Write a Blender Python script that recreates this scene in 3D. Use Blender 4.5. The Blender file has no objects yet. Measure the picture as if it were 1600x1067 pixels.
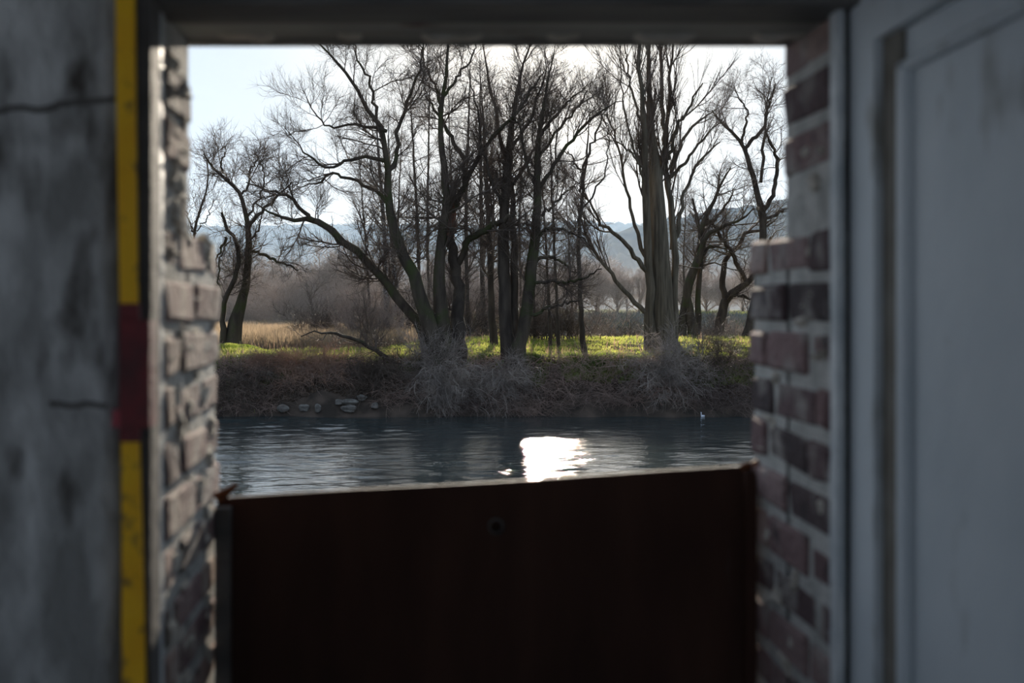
import bpy, math, random
import numpy as np

# ------------------------------------------------------------------ camera, sky, sun
F = 2000.0                     # focal length in pixels of the 1600 px frame
VX, VY = 671.0, 480.0          # where the straight-ahead direction lands
EYE = 1.55
sc = bpy.context.scene
COL = sc.collection
cd = bpy.data.cameras.new('camera')
cam = bpy.data.objects.new('camera', cd); COL.objects.link(cam)
cam.location = (0, 0, EYE); cam.rotation_euler = (math.pi/2, 0, 0)
cd.sensor_width = 36; cd.lens = F/1600*36
cd.shift_x = (800-VX)/1600; cd.shift_y = (VY-533.5)/1600
cd.clip_end = 9000; cd.clip_start = 0.05
cd.dof.use_dof = True; cd.dof.focus_distance = 60; cd.dof.aperture_fstop = 3.7
sc.camera = cam
sc.view_settings.view_transform = 'Standard'; sc.view_settings.look = 'None'
sc.view_settings.gamma = 1; sc.view_settings.use_curve_mapping = False
sc.view_settings.exposure = 0.0
sc.cycles.volume_bounces = 0
sc.cycles.sample_clamp_indirect = 6

SX, SY = 848.0, 58.0
sun_dir = np.array([(SX-VX)/F, 1.0, (VY-SY)/F]); sun_dir /= np.linalg.norm(sun_dir)
sl = bpy.data.lights.new('sun', 'SUN'); sl.energy = 19.0; sl.angle = math.radians(0.8); sl.color = (1.0, 0.90, 0.76)
so = bpy.data.objects.new('sun', sl); COL.objects.link(so)
from mathutils import Vector
so.rotation_euler = Vector(tuple(sun_dir)).to_track_quat('Z', 'Y').to_euler()
so.location = (30, 200, 80)

w = bpy.data.worlds.new('sky'); sc.world = w; w.use_nodes = True
nt = w.node_tree; N = nt.nodes; L = nt.links; N.clear()
def nd(nt, t, **k):
    n = nt.nodes.new(t)
    for a, b in k.items():
        if a == 'inp':
            for i, v in b.items(): n.inputs[i].default_value = v
        else: setattr(n, a, b)
    return n
tc = nd(nt, 'ShaderNodeTexCoord')
dot = nd(nt, 'ShaderNodeVectorMath', operation='DOT_PRODUCT'); dot.inputs[1].default_value = tuple(sun_dir)
L.new(tc.outputs['Generated'], dot.inputs[0])
rmp = nd(nt, 'ShaderNodeValToRGB'); L.new(dot.outputs['Value'], rmp.inputs[0])
cr = rmp.color_ramp
cr.elements[0].position = 0.0; cr.elements[0].color = (0.44, 0.58, 0.80, 1)
cr.elements[1].position = 1.0; cr.elements[1].color = (1.7, 1.6, 1.45, 1)
for p, c in ((0.55, (0.62, 0.78, 1.0)), (0.90, (0.70, 0.80, 0.94)), (0.955, (0.66, 0.78, 0.94)), (0.978, (0.78, 0.86, 0.95)), (0.993, (1.08, 1.06, 1.02))):
    e = cr.elements.new(p); e.color = (*c, 1)
sep = nd(nt, 'ShaderNodeSeparateXYZ'); L.new(tc.outputs['Generated'], sep.inputs[0])
hz = nd(nt, 'ShaderNodeMapRange', inp={1: 0.0, 2: 0.22, 3: 0.35, 4: 0.0}); L.new(sep.outputs['Z'], hz.inputs[0])
mx = nd(nt, 'ShaderNodeMixRGB', inp={2: (0.93, 0.93, 0.93, 1)}); L.new(hz.outputs[0], mx.inputs[0]); L.new(rmp.outputs[0], mx.inputs[1])
cn = nd(nt, 'ShaderNodeTexNoise', inp={'Scale': 3.0, 'Detail': 4.0}); L.new(tc.outputs['Generated'], cn.inputs['Vector'])
cm = nd(nt, 'ShaderNodeMapRange', inp={1: 0.3, 2: 0.7, 3: 0.94, 4: 1.06}); L.new(cn.outputs[0], cm.inputs[0])
bg = nd(nt, 'ShaderNodeBackground'); L.new(mx.outputs[0], bg.inputs[0]); L.new(cm.outputs[0], bg.inputs[1])
wo = nd(nt, 'ShaderNodeOutputWorld'); L.new(bg.outputs[0], wo.inputs[0])

rng = np.random.default_rng(7)
random.seed(7)

# ------------------------------------------------------------------ helpers
def P(px, py, Y): return ((px-VX)/F*Y, Y, EYE+(VY-py)/F*Y)
def props(o, label=None, cat=None, group=None, kind=None):
    if label: o['label'] = label
    if cat: o['category'] = cat
    if group: o['group'] = group
    if kind: o['kind'] = kind
    return o
def empty(name, loc, label, cat, group=None, kind=None):
    o = bpy.data.objects.new(name, None); COL.objects.link(o); o.location = loc; o.empty_display_size = 0.1
    return props(o, label, cat, group, kind)
def mesh_obj(name, verts, faces, mat, parent=None, smooth=False, attr=None):
    """faces: (M,4) or (M,3) array, or a list; verts are world positions, moved into the parent's space"""
    verts = np.asarray(verts, dtype=np.float32).reshape(-1, 3)
    if parent is not None: verts = verts - np.array(parent.location, dtype=np.float32)
    me = bpy.data.meshes.new(name)
    if isinstance(faces, np.ndarray):
        M, k = faces.shape
        me.vertices.add(len(verts)); me.vertices.foreach_set('co', verts.ravel())
        me.loops.add(M*k); me.loops.foreach_set('vertex_index', faces.astype(np.int32).ravel())
        me.polygons.add(M)
        me.polygons.foreach_set('loop_start', np.arange(0, M*k, k, dtype=np.int32))
        me.polygons.foreach_set('loop_total', np.full(M, k, dtype=np.int32))
        me.update(calc_edges=True)
    else:
        me.from_pydata([tuple(v) for v in verts.tolist()], [], faces)
    if smooth: me.polygons.foreach_set('use_smooth', np.ones(len(me.polygons), dtype=bool))
    if attr is not None:
        a = me.attributes.new('tone', 'FLOAT', 'POINT'); a.data.foreach_set('value', np.asarray(attr, dtype=np.float32))
    me.materials.append(mat)
    o = bpy.data.objects.new(name, me); COL.objects.link(o)
    if parent is not None: o.parent = parent
    return o
def centered(o):
    """move the origin of a top-level mesh to the foot of its geometry"""
    me = o.data; n = len(me.vertices); co = np.empty(n*3, dtype=np.float32); me.vertices.foreach_get('co', co); co = co.reshape(-1, 3)
    c = np.array([co[:, 0].mean(), co[:, 1].mean(), co[:, 2].min()], dtype=np.float32)
    me.vertices.foreach_set('co', (co-c).ravel()); o.location = tuple(float(v) for v in c); me.update(); return o

BOXF = [(0,3,2,1), (4,5,6,7), (0,1,5,4), (1,2,6,5), (2,3,7,6), (3,0,4,7)]
class MB:
    def __init__(s): s.v = []; s.f = []; s.t = []
    def box(s, x0, x1, y0, y1, z0, z1, jit=0.0, tone=0.5):
        b = len(s.v)
        for z in (z0, z1):
            for x, y in ((x0, y0), (x1, y0), (x1, y1), (x0, y1)):
                s.v.append((x+random.uniform(-jit, jit), y+random.uniform(-jit, jit), z+random.uniform(-jit, jit))); s.t.append(tone)
        s.f += [tuple(b+i for i in q) for q in BOXF]
    def rbox(s, x0, x1, y0, y1, z0, z1, bev, jit=0.0, tone=0.5):
        """box with chamfered edges"""
        b = len(s.v); xs = (x0, x1); ys = (y0, y1); zs = (z0, z1)
        idx = {}
        for i in (0, 1):
            for j in (0, 1):
                for k in (0, 1):
                    sx = 1-2*i; sy = 1-2*j; sz = 1-2*k
                    r = [random.uniform(-jit, jit) for _ in range(3)]
                    bb = bev*random.uniform(0.7, 1.5)
                    for ax in range(3):
                        p = [xs[i]+sx*bb+r[0], ys[j]+sy*bb+r[1], zs[k]+sz*bb+r[2]]
                        p[ax] -= (sx, sy, sz)[ax]*bb
                        idx[(i, j, k, ax)] = len(s.v); s.v.append(tuple(p)); s.t.append(tone)
        g = lambda i, j, k, a: idx[(i, j, k, a)]
        for i in (0, 1): s.f.append((g(i,0,0,0), g(i,1,0,0), g(i,1,1,0), g(i,0,1,0)))
        for j in (0, 1): s.f.append((g(0,j,0,1), g(1,j,0,1), g(1,j,1,1), g(0,j,1,1)))
        for k in (0, 1): s.f.append((g(0,0,k,2), g(1,0,k,2), g(1,1,k,2), g(0,1,k,2)))
        for j in (0, 1):
            for k in (0, 1): s.f.append((g(0,j,k,1), g(1,j,k,1), g(1,j,k,2), g(0,j,k,2)))
        for i in (0, 1):
            for k in (0, 1): s.f.append((g(i,0,k,0), g(i,1,k,0), g(i,1,k,2), g(i,0,k,2)))
            for j in (0, 1): s.f.append((g(i,j,0,0), g(i,j,1,0), g(i,j,1,1), g(i,j,0,1)))
            for j in (0, 1):
                for k in (0, 1): s.f.append((g(i,j,k,0), g(i,j,k,1), g(i,j,k,2)))
    def build(s, name, mat, parent=None, smooth=False):
        o = mesh_obj(name, s.v, s.f, mat, parent, smooth, s.t)
        import bmesh
        bm = bmesh.new(); bm.from_mesh(o.data); bmesh.ops.recalc_face_normals(bm, faces=bm.faces); bm.to_mesh(o.data); bm.free()
        return o

def tubes(pts, rad, k):
    """pts (N,P,3), rad (N,P) -> verts, quads"""
    n, p, _ = pts.shape
    tan = np.gradient(pts, axis=1); tan /= (np.linalg.norm(tan, axis=2, keepdims=True)+1e-9)
    mean = tan.mean(axis=1); mean /= (np.linalg.norm(mean, axis=1, keepdims=True)+1e-9)
    ref = np.where(np.abs(mean[:, 2:3]) < 0.8, np.array([[0, 0, 1.0]]), np.array([[1.0, 0, 0]]))
    ref = np.repeat(ref[:, None, :], p, axis=1)
    a = np.cross(tan, ref); a /= (np.linalg.norm(a, axis=2, keepdims=True)+1e-9); b = np.cross(tan, a)
    th = np.arange(k)*2*np.pi/k
    v = pts[:, :, None, :]+rad[:, :, None, None]*(a[:, :, None, :]*np.cos(th)[None, None, :, None]+b[:, :, None, :]*np.sin(th)[None, None, :, None])
    i = np.arange(n)[:, None, None]*p*k; j = np.arange(p-1)[None, :, None]*k; q = np.arange(k)[None, None, :]; q2 = (q+1) % k
    f = np.stack([i+j+q, i+j+q2, i+j+k+q2, i+j+k+q], axis=-1).reshape(-1, 4)
    return v.reshape(-1, 3), f
def join_tubes(lst):
    V = []; Fc = []; o = 0
    for v, f in lst: V.append(v); Fc.append(f+o); o += len(v)
    return np.concatenate(V), np.concatenate(Fc)

def grow(pts, rad, n, length, ang=(30, 60), t0=0.15, P_=6, wig=0.12, up=0.05, rr=(0.35, 0.6), rmin=0.003, bias=1.0, tw=None):
    """n children on the given parent branches"""
    Np, Pp, _ = pts.shape
    seg = np.linalg.norm(np.diff(pts, axis=1), axis=2); plen = seg.sum(axis=1)
    w_ = plen if tw is None else plen*tw
    pi = rng.choice(Np, n, p=w_/w_.sum())
    t = t0+(1-t0)*rng.random(n)**bias
    u = t*(Pp-1); i0 = np.minimum(u.astype(int), Pp-2); fr = (u-i0)[:, None]
    pos = pts[pi, i0]*(1-fr)+pts[pi, i0+1]*fr
    tan = pts[pi, i0+1]-pts[pi, i0]; tan /= (np.linalg.norm(tan, axis=1, keepdims=True)+1e-9)
    pr = rad[pi, i0]*(1-fr[:, 0])+rad[pi, i0+1]*fr[:, 0]
    r = rng.normal(size=(n, 3)); perp = np.cross(tan, r); perp /= (np.linalg.norm(perp, axis=1, keepdims=True)+1e-9)
    a = np.radians(rng.uniform(ang[0], ang[1], n))[:, None]
    d = tan*np.cos(a)+perp*np.sin(a)
    ln = rng.uniform(length[0], length[1], n)*(1.15-0.55*t)
    r0 = np.maximum(np.minimum(pr*rng.uniform(rr[0], rr[1], n), ln*0.018), rmin)
    out = np.empty((n, P_, 3)); out[:, 0] = pos
    for q in range(1, P_):
        d = d+rng.normal(size=(n, 3))*wig+np.array([0, 0, up]); d /= np.linalg.norm(d, axis=1, keepdims=True)
        out[:, q] = out[:, q-1]+d*(ln/(P_-1))[:, None]
    rd = r0[:, None]*np.linspace(1, 0.35, P_)[None, :]
    return out, rd

def resample(pl, n=14, wig=0.0):
    """pl: list of (x,y,z,r) -> (n,3),(n,)"""
    a = np.array(pl, dtype=float); d = np.r_[0, np.cumsum(np.linalg.norm(np.diff(a[:, :3], axis=0), axis=1))]
    # catmull-rom through the points
    t = np.linspace(0, d[-1], n); out = np.empty((n, 4))
    m = np.gradient(a, d, axis=0)
    for k, tt in enumerate(t):
        i = min(np.searchsorted(d, tt, side='right')-1, len(a)-2); h = d[i+1]-d[i]; s = (tt-d[i])/h
        out[k] = (2*s**3-3*s**2+1)*a[i]+(s**3-2*s**2+s)*h*m[i]+(-2*s**3+3*s**2)*a[i+1]+(s**3-s**2)*h*m[i+1]
    if wig: out[1:-1, :3] += rng.normal(size=(n-2, 3))*wig
    out[:, 3] = np.maximum(out[:, 3], 0.004)
    return out[:, :3], out[:, 3]

# ------------------------------------------------------------------ materials
def mat(name, color, rough=0.8, spec=0.3, var=None, scale=5.0, bump=0.0, detail=6.0, metal=0.0, stretch=(1, 1, 1), bscale=None, ramp=(0.35, 0.65), trans=0.0):
    m = bpy.data.materials.new(name); m.use_nodes = True; nt = m.node_tree; b = nt.nodes['Principled BSDF']
    b.inputs['Roughness'].default_value = rough; b.inputs['Specular IOR Level'].default_value = spec; b.inputs['Metallic'].default_value = metal
    b.inputs['Base Color'].default_value = (*color, 1)
    tcn = nd(nt, 'ShaderNodeTexCoord'); mp = nd(nt, 'ShaderNodeMapping'); mp.inputs['Scale'].default_value = stretch
    nt.links.new(tcn.outputs['Object'], mp.inputs[0])
    no = nd(nt, 'ShaderNodeTexNoise', inp={'Scale': scale, 'Detail': detail}); nt.links.new(mp.outputs[0], no.inputs['Vector'])
    if var:
        r = nd(nt, 'ShaderNodeValToRGB'); r.color_ramp.elements[0].position = ramp[0]; r.color_ramp.elements[1].position = ramp[1]
        r.color_ramp.elements[0].color = (*color, 1); r.color_ramp.elements[1].color = (*var, 1)
        nt.links.new(no.outputs[0], r.inputs[0]); nt.links.new(r.outputs[0], b.inputs['Base Color'])
        m['ramp'] = r.name
    if bump:
        n2 = nd(nt, 'ShaderNodeTexNoise', inp={'Scale': bscale or scale*4, 'Detail': 6.0}); nt.links.new(mp.outputs[0], n2.inputs['Vector'])
        bp = nd(nt, 'ShaderNodeBump', inp={'Strength': bump, 'Distance': 0.02}); nt.links.new(n2.outputs[0], bp.inputs['Height']); nt.links.new(bp.outputs[0], b.inputs['Normal'])
    if trans:
        tr = nd(nt, 'ShaderNodeBsdfTranslucent'); ms = nd(nt, 'ShaderNodeMixShader', inp={0: trans})
        if var: nt.links.new(r.outputs[0], tr.inputs[0])
        else: tr.inputs[0].default_value = (*color, 1)
        nt.links.new(b.outputs[0], ms.inputs[1]); nt.links.new(tr.outputs[0], ms.inputs[2]); nt.links.new(ms.outputs[0], nt.nodes['Material Output'].inputs[0])
    return m
def overlay(m, color, scale, lo, hi, stretch=(1, 1, 1), detail=6.0, seed=0.0):
    """a second blotch layer of its own colour over the base"""
    nt = m.node_tree; b = nt.nodes['Principled BSDF']; src = b.inputs['Base Color']
    tcn = nd(nt, 'ShaderNodeTexCoord'); mp = nd(nt, 'ShaderNodeMapping'); mp.inputs['Scale'].default_value = stretch; mp.inputs['Location'].default_value = (seed, seed*0.7, seed*1.3)
    nt.links.new(tcn.outputs['Object'], mp.inputs[0])
    no = nd(nt, 'ShaderNodeTexNoise', inp={'Scale': scale, 'Detail': detail}); nt.links.new(mp.outputs[0], no.inputs['Vector'])
    mr = nd(nt, 'ShaderNodeMapRange', inp={1: lo, 2: hi}); nt.links.new(no.outputs[0], mr.inputs[0])
    mxn = nd(nt, 'ShaderNodeMixRGB', inp={2: (*color, 1)}); nt.links.new(mr.outputs[0], mxn.inputs[0])
    if src.links: nt.links.new(src.links[0].from_socket, mxn.inputs[1])
    else: mxn.inputs[1].default_value = src.default_value
    nt.links.new(mxn.outputs[0], src)
    return m

M = {}
M['concrete'] = mat('weathered_concrete', (0.27, 0.262, 0.245), 0.9, 0.2, (0.62, 0.61, 0.58), 13, 0.5, stretch=(1, 1, 0.5), bscale=50)
overlay(M['concrete'], (0.08, 0.07, 0.06), 17, 0.52, 0.70, (1, 1, 0.4), seed=4)
M['crack'] = mat('dark_crack', (0.14, 0.13, 0.12), 1.0, 0.0)  # dull dark tone for the crack lines
M['white_paint'] = mat('worn_white_paint', (0.50, 0.54, 0.56), 0.6, 0.3, (0.62, 0.65, 0.66), 3, 0.15, bscale=30)
overlay(M['white_paint'], (0.24, 0.23, 0.20), 9, 0.60, 0.75, (1, 1, 0.5), seed=2)
M['frame_paint'] = mat('chipped_frame_paint', (0.42, 0.45, 0.46), 0.6, 0.3, (0.62, 0.63, 0.62), 14, 0.3, bscale=40)
overlay(M['frame_paint'], (0.12, 0.08, 0.06), 16, 0.60, 0.70, (1, 1, 0.4), seed=9)
M['yellow'] = mat('worn_yellow_paint', (0.88, 0.44, 0.008), 0.55, 0.3, (0.95, 0.53, 0.012), 12, 0.2)
overlay(M['yellow'], (0.16, 0.10, 0.03), 40, 0.56, 0.72, seed=1)
M['red'] = mat('dark_red_paint', (0.17, 0.010, 0.012), 0.5, 0.4, (0.08, 0.008, 0.008), 20, 0.2)
M['pinkred'] = mat('highlight_and_smear_red', (0.42, 0.07, 0.09), 0.5, 0.4, (0.30, 0.03, 0.04), 20, 0.2)  # colour of the painted highlight and of the red smear
M['dark_wood'] = mat('blackened_wood', (0.10, 0.095, 0.09), 0.8, 0.2, (0.16, 0.15, 0.14), 14, 0.3, stretch=(0.3, 1, 1))
M['grey_wood'] = mat('grey_weathered_beam', (0.22, 0.21, 0.19), 0.85, 0.2, (0.36, 0.35, 0.31), 7, 0.3, stretch=(0.4, 1, 1))
overlay(M['grey_wood'], (0.10, 0.035, 0.03), 9, 0.62, 0.72, (0.6, 1, 1), seed=5)
M['rust'] = mat('dark_rusty_steel', (0.035, 0.014, 0.008), 0.75, 0.25, (0.065, 0.028, 0.017), 4, 0.2, stretch=(2, 1, 0.5))
overlay(M['rust'], (0.09, 0.075, 0.07), 8, 0.66, 0.80, (2.5, 1, 0.4), seed=3)
M['rust_bright'] = mat('orange_rust', (0.14, 0.045, 0.018), 0.8, 0.2, (0.22, 0.09, 0.04), 30, 0.3)
M['plaster'] = mat('ragged_mortar', (0.42, 0.38, 0.32), 0.95, 0.1, (0.55, 0.50, 0.43), 25, 0.5)
M['mortar'] = mat('lime_mortar', (0.36, 0.35, 0.32), 0.95, 0.1, (0.52, 0.50, 0.46), 16, 0.6, bscale=60)
# bricks: tone attribute picks each brick's own colour
m = mat('old_brick', (0.2, 0.08, 0.06), 0.9, 0.15, None, 6, 0.6, bscale=50); M['brick'] = m
nt_ = m.node_tree; at = nd(nt_, 'ShaderNodeAttribute', attribute_name='tone')
rp = nd(nt_, 'ShaderNodeValToRGB'); nt_.links.new(at.outputs['Fac'], rp.inputs[0]); rp.color_ramp.interpolation = 'LINEAR'
rp.color_ramp.elements[0].position = 0; rp.color_ramp.elements[0].color = (0.06, 0.045, 0.045, 1)
rp.color_ramp.elements[1].position = 1; rp.color_ramp.elements[1].color = (0.34, 0.24, 0.20, 1)
for p_, c_ in ((0.25, (0.12, 0.08, 0.08)), (0.5, (0.20, 0.125, 0.12)), (0.75, (0.25, 0.175, 0.165))):
    e = rp.color_ramp.elements.new(p_); e.color = (*c_, 1)
nt_.links.new(rp.outputs[0], nt_.nodes['Principled BSDF'].inputs['Base Color'])
overlay(m, (0.34, 0.31, 0.28), 11, 0.52, 0.72, seed=6)
overlay(m, (0.045, 0.04, 0.04), 15, 0.60, 0.74, seed=8)

M['sunlit_stained_brick'] = overlay(M['brick'].copy(), (0.50, 0.43, 0.36), 14, 0.46, 0.78, seed=11)  # left-pier brick: missing sunlight put into paler, warmer colour, with mortar stains
M['bark'] = mat('dark_bark', (0.040, 0.032, 0.026), 0.95, 0.1, (0.085, 0.068, 0.052), 3, 0.6, stretch=(1, 1, 0.25), bscale=8)
M['mossy_bark'] = overlay(mat('mossy_bark', (0.045, 0.036, 0.028), 0.95, 0.1, (0.09, 0.072, 0.052), 3, 0.6, stretch=(1, 1, 0.25), bscale=8), (0.055, 0.062, 0.026), 1.2, 0.50, 0.68, seed=3)
M['poplar_bark'] = mat('ridged_poplar_bark', (0.07, 0.058, 0.042), 0.95, 0.1, (0.15, 0.125, 0.09), 5, 0.9, stretch=(1.6, 1.6, 0.12), bscale=9)
M['birch_bark'] = overlay(mat('birch_bark', (0.26, 0.25, 0.24), 0.9, 0.1, (0.12, 0.11, 0.10), 4), (0.03, 0.027, 0.024), 5, 0.48, 0.56, (1, 1, 2.0), seed=2)
M['broken_wood'] = mat('torn_red_brown_wood', (0.16, 0.065, 0.04), 0.9, 0.1, (0.24, 0.12, 0.08), 6, 0.5, stretch=(1, 1, 0.2))
M['twig'] = mat('twig_bark', (0.07, 0.052, 0.040), 0.7, 0.3, (0.13, 0.098, 0.072), 0.5)
M['pale_twig'] = mat('pale_twig', (0.24, 0.20, 0.17), 0.8, 0.2, (0.40, 0.33, 0.27), 0.8)
M['brown_twig'] = mat('brown_woodland_twigs', (0.30, 0.235, 0.195), 0.8, 0.2, (0.42, 0.34, 0.285), 0.3, trans=0.3)
M['red_twig'] = mat('red_brown_dead_twigs', (0.36, 0.22, 0.15), 0.8, 0.2, (0.52, 0.34, 0.24), 1.0, trans=0.3)
M['bramble'] = mat('bramble_stems', (0.17, 0.125, 0.105), 0.8, 0.2, (0.38, 0.26, 0.20), 0.35)
M['scrub'] = mat('dull_blue_green_scrub', (0.07, 0.10, 0.095), 0.8, 0.2, (0.15, 0.15, 0.13), 0.15)
M['grass'] = mat('sunlit_grass', (0.15, 0.20, 0.03), 0.6, 0.3, (0.42, 0.42, 0.11), 0.6, trans=0.55)
M['weed'] = mat('low_green_weeds', (0.09, 0.13, 0.03), 0.6, 0.3, (0.22, 0.24, 0.07), 0.9, trans=0.4)
M['straw'] = mat('dry_straw_grass', (0.22, 0.165, 0.105), 0.8, 0.2, (0.34, 0.26, 0.175), 0.25, trans=0.35)
M['stone'] = mat('grey_bank_stone', (0.10, 0.09, 0.078), 0.9, 0.2, (0.22, 0.20, 0.17), 3, 0.6)
M['white_scrap'] = mat('white_plastic', (0.7, 0.72, 0.75), 0.5, 0.4)
M['litter'] = mat('leaf_litter', (0.07, 0.052, 0.04), 0.95, 0.1, (0.16, 0.11, 0.075), 2.0, 0.4, trans=0.2)
m = mat('river_bank_soil', (0.045, 0.037, 0.03), 1.0, 0.0, (0.10, 0.075, 0.058), 1.5, 0.8, bscale=6); M['ground'] = m
# meadow turf beyond the bank edge
nt_ = m.node_tree; b_ = nt_.nodes['Principled BSDF']; tcn = nd(nt_, 'ShaderNodeTexCoord'); sp = nd(nt_, 'ShaderNodeSeparateXYZ'); nt_.links.new(tcn.outputs['Object'], sp.inputs[0])
mr = nd(nt_, 'ShaderNodeMapRange', inp={1: 57.6, 2: 58.6}); nt_.links.new(sp.outputs['Y'], mr.inputs[0])
nz = nd(nt_, 'ShaderNodeTexNoise', inp={'Scale': 0.25, 'Detail': 5.0}); nt_.links.new(tcn.outputs['Object'], nz.inputs['Vector'])
rr_ = nd(nt_, 'ShaderNodeValToRGB'); rr_.color_ramp.elements[0].position = 0.38; rr_.color_ramp.elements[1].position = 0.62
rr_.color_ramp.elements[0].color = (0.06, 0.085, 0.018, 1); rr_.color_ramp.elements[1].color = (0.14, 0.10, 0.05, 1); nt_.links.new(nz.outputs[0], rr_.inputs[0])
mm = nd(nt_, 'ShaderNodeMixRGB'); nt_.links.new(mr.outputs[0], mm.inputs[0]); nt_.links.new(b_.inputs['Base Color'].links[0].from_socket, mm.inputs[1]); nt_.links.new(rr_.outputs[0], mm.inputs[2])
nt_.links.new(mm.outputs[0], b_.inputs['Base Color'])
M['hill'] = mat('wooded_hillside', (0.040, 0.042, 0.034), 1.0, 0.0, (0.075, 0.065, 0.048), 0.02, 0.0)
# water
m = bpy.data.materials.new('river_water'); m.use_nodes = True; M['water'] = m; nt_ = m.node_tree; b_ = nt_.nodes['Principled BSDF']
b_.inputs['Base Color'].default_value = (0.024, 0.034, 0.034, 1); b_.inputs['Roughness'].default_value = 0.04; b_.inputs['IOR'].default_value = 1.333
tcn = nd(nt_, 'ShaderNodeTexCoord')
def wave(scale, stretch, dist, detail=3.0, prev=None):
    mp = nd(nt_, 'ShaderNodeMapping'); mp.inputs['Scale'].default_value = stretch; nt_.links.new(tcn.outputs['Object'], mp.inputs[0])
    n_ = nd(nt_, 'ShaderNodeTexNoise', inp={'Scale': scale, 'Detail': detail, 'Distortion': 0.6}); nt_.links.new(mp.outputs[0], n_.inputs['Vector'])
    bp = nd(nt_, 'ShaderNodeBump', inp={'Strength': 1.0, 'Distance': dist}); nt_.links.new(n_.outputs[0], bp.inputs['Height'])
    if prev: nt_.links.new(prev.outputs[0], bp.inputs['Normal'])
    return bp
pn = nd(nt_, 'ShaderNodeTexNoise', inp={'Scale': 0.12, 'Detail': 2.0}); pm = nd(nt_, 'ShaderNodeMapping'); pm.inputs['Scale'].default_value = (0.5, 1.4, 1)
nt_.links.new(tcn.outputs['Object'], pm.inputs[0]); nt_.links.new(pm.outputs[0], pn.inputs['Vector'])
ps = nd(nt_, 'ShaderNodeMapRange', inp={1: 0.38, 2: 0.62, 3: 0.35, 4: 1.0}); nt_.links.new(pn.outputs[0], ps.inputs[0])
b2 = wave(4.0, (0.6, 1.2, 1), 0.020, 3.0)
b3 = wave(12.0, (0.8, 1.2, 1), 0.006, 2.0, b2)
for bb in (b2, b3): nt_.links.new(ps.outputs[0], bb.inputs['Strength'])
nt_.links.new(b3.outputs[0], b_.inputs['Normal'])

# ------------------------------------------------------------------ the building
XL, XR = -0.401, 0.610
Y0, Y1 = 1.94, 2.43
LEDGE = EYE+105/F*Y1            # where the outer leaf stops
HEAD = EYE+407/F*2.19
def pier(name, xface, sgn, ysplit):
    """sgn -1: pier left of the opening (its reveal looks +X)"""
    core = MB(); br = MB()
    def xs(a, b): return (min(a, b), max(a, b))
    th = 0.9
    a, b = xs(xface+sgn*0.0045, xface+sgn*th); core.box(a, b, Y0+0.004, ysplit-0.003, -3.6, HEAD+0.6)
    core.box(a, b, ysplit-0.02, Y1-0.012, -3.6, LEDGE-0.012)
    ch = 0.0826; z = -0.01; row = 0
    z0 = LEDGE-0.071
    while z0 > -0.1: z0 -= ch
    while z0 < HEAD+0.05:
        upper = z0 > LEDGE-0.02
        yend = ysplit if upper else Y1
        pat = ([0.24, 0.24], [0.115, 0.24, 0.115], [0.07, 0.24, 0.165], [0.115, 0.24, 0.115])[row % 4]
        if upper: pat = [0.24] if row % 2 == 0 else [0.115, 0.115]
        y = Y0+0.002
        for l in pat:
            parts = [l]
            for l2 in parts:
                ye = min(y+l2, yend+(0.006 if upper else 0))
                if upper and l2 == pat[-1] and parts[-1] == l2: ye = yend+random.uniform(-0.008, 0.004)
                off = random.uniform(-0.005, 0.003) if not upper else random.uniform(-0.007, 0.009)
                if ye-y > 0.03:
                    a, b = xs(xface+sgn*off, xface+sgn*0.11)
                    br.rbox(a, b, y+0.005, ye-0.005, z0+random.uniform(0, 0.004), z0+0.069-random.uniform(0, 0.008), 0.006, 0.0035, random.random())
                y += l2+0.010
        # outer face of the pier, seen from the river side
        if not upper:
            for kx in range(3):
                xa = xface+sgn*(0.115+kx*0.25); a, b = xs(xa, xa+sgn*0.24)
                br.rbox(a, b, Y1-0.1, Y1+random.uniform(-0.002, 0.003), z0, z0+0.069, 0.004, 0.002, random.random())
        z0 += ch; row += 1
    o = core.build(name, M['mortar']); props(o, kind='structure')
    br.build('brickwork', M['brick'] if sgn > 0 else M['sunlit_stained_brick'], o)
    # smears of mortar squeezed over the brick arrises
    sm = MB()
    for i in range(80 if sgn < 0 else 22):
        zz = random.uniform(0.9, HEAD-0.05); yy = random.uniform(Y0+0.02, (ysplit if zz > LEDGE else Y1)-0.06)
        a, b = xs(xface-sgn*random.uniform(0.001, 0.004), xface+sgn*0.02)
        sm.rbox(a, b, yy, yy+random.uniform(0.02, 0.07), zz, zz+random.uniform(0.012, 0.04), 0.006, 0.006)
    sm.build('mortar_smears', M['plaster'], o)
    return o
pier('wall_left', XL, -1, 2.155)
pier('wall_right', XR, +1, 2.205)

# river side wall under the opening, room shell
ROOF = 2.75; RX0, RX1, RY = -2.6, 2.3, -4.2
def wallbox(name, *b, m='concrete'):
    q = MB(); q.box(*b); return props(q.build(name, M[m]), kind='structure')
q = MB(); q.box(XL, XR, 2.0, Y1-0.06, -3.6, 0.06); props(q.build('wall_sill', M['mortar']), kind='structure')
wallbox('floor', RX0-0.2, RX1+0.2, RY, 2.0, -0.2, 0.0)
wallbox('ceiling', RX0-0.2, RX1+0.2, RY, 1.90, ROOF, ROOF+0.15)
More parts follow.
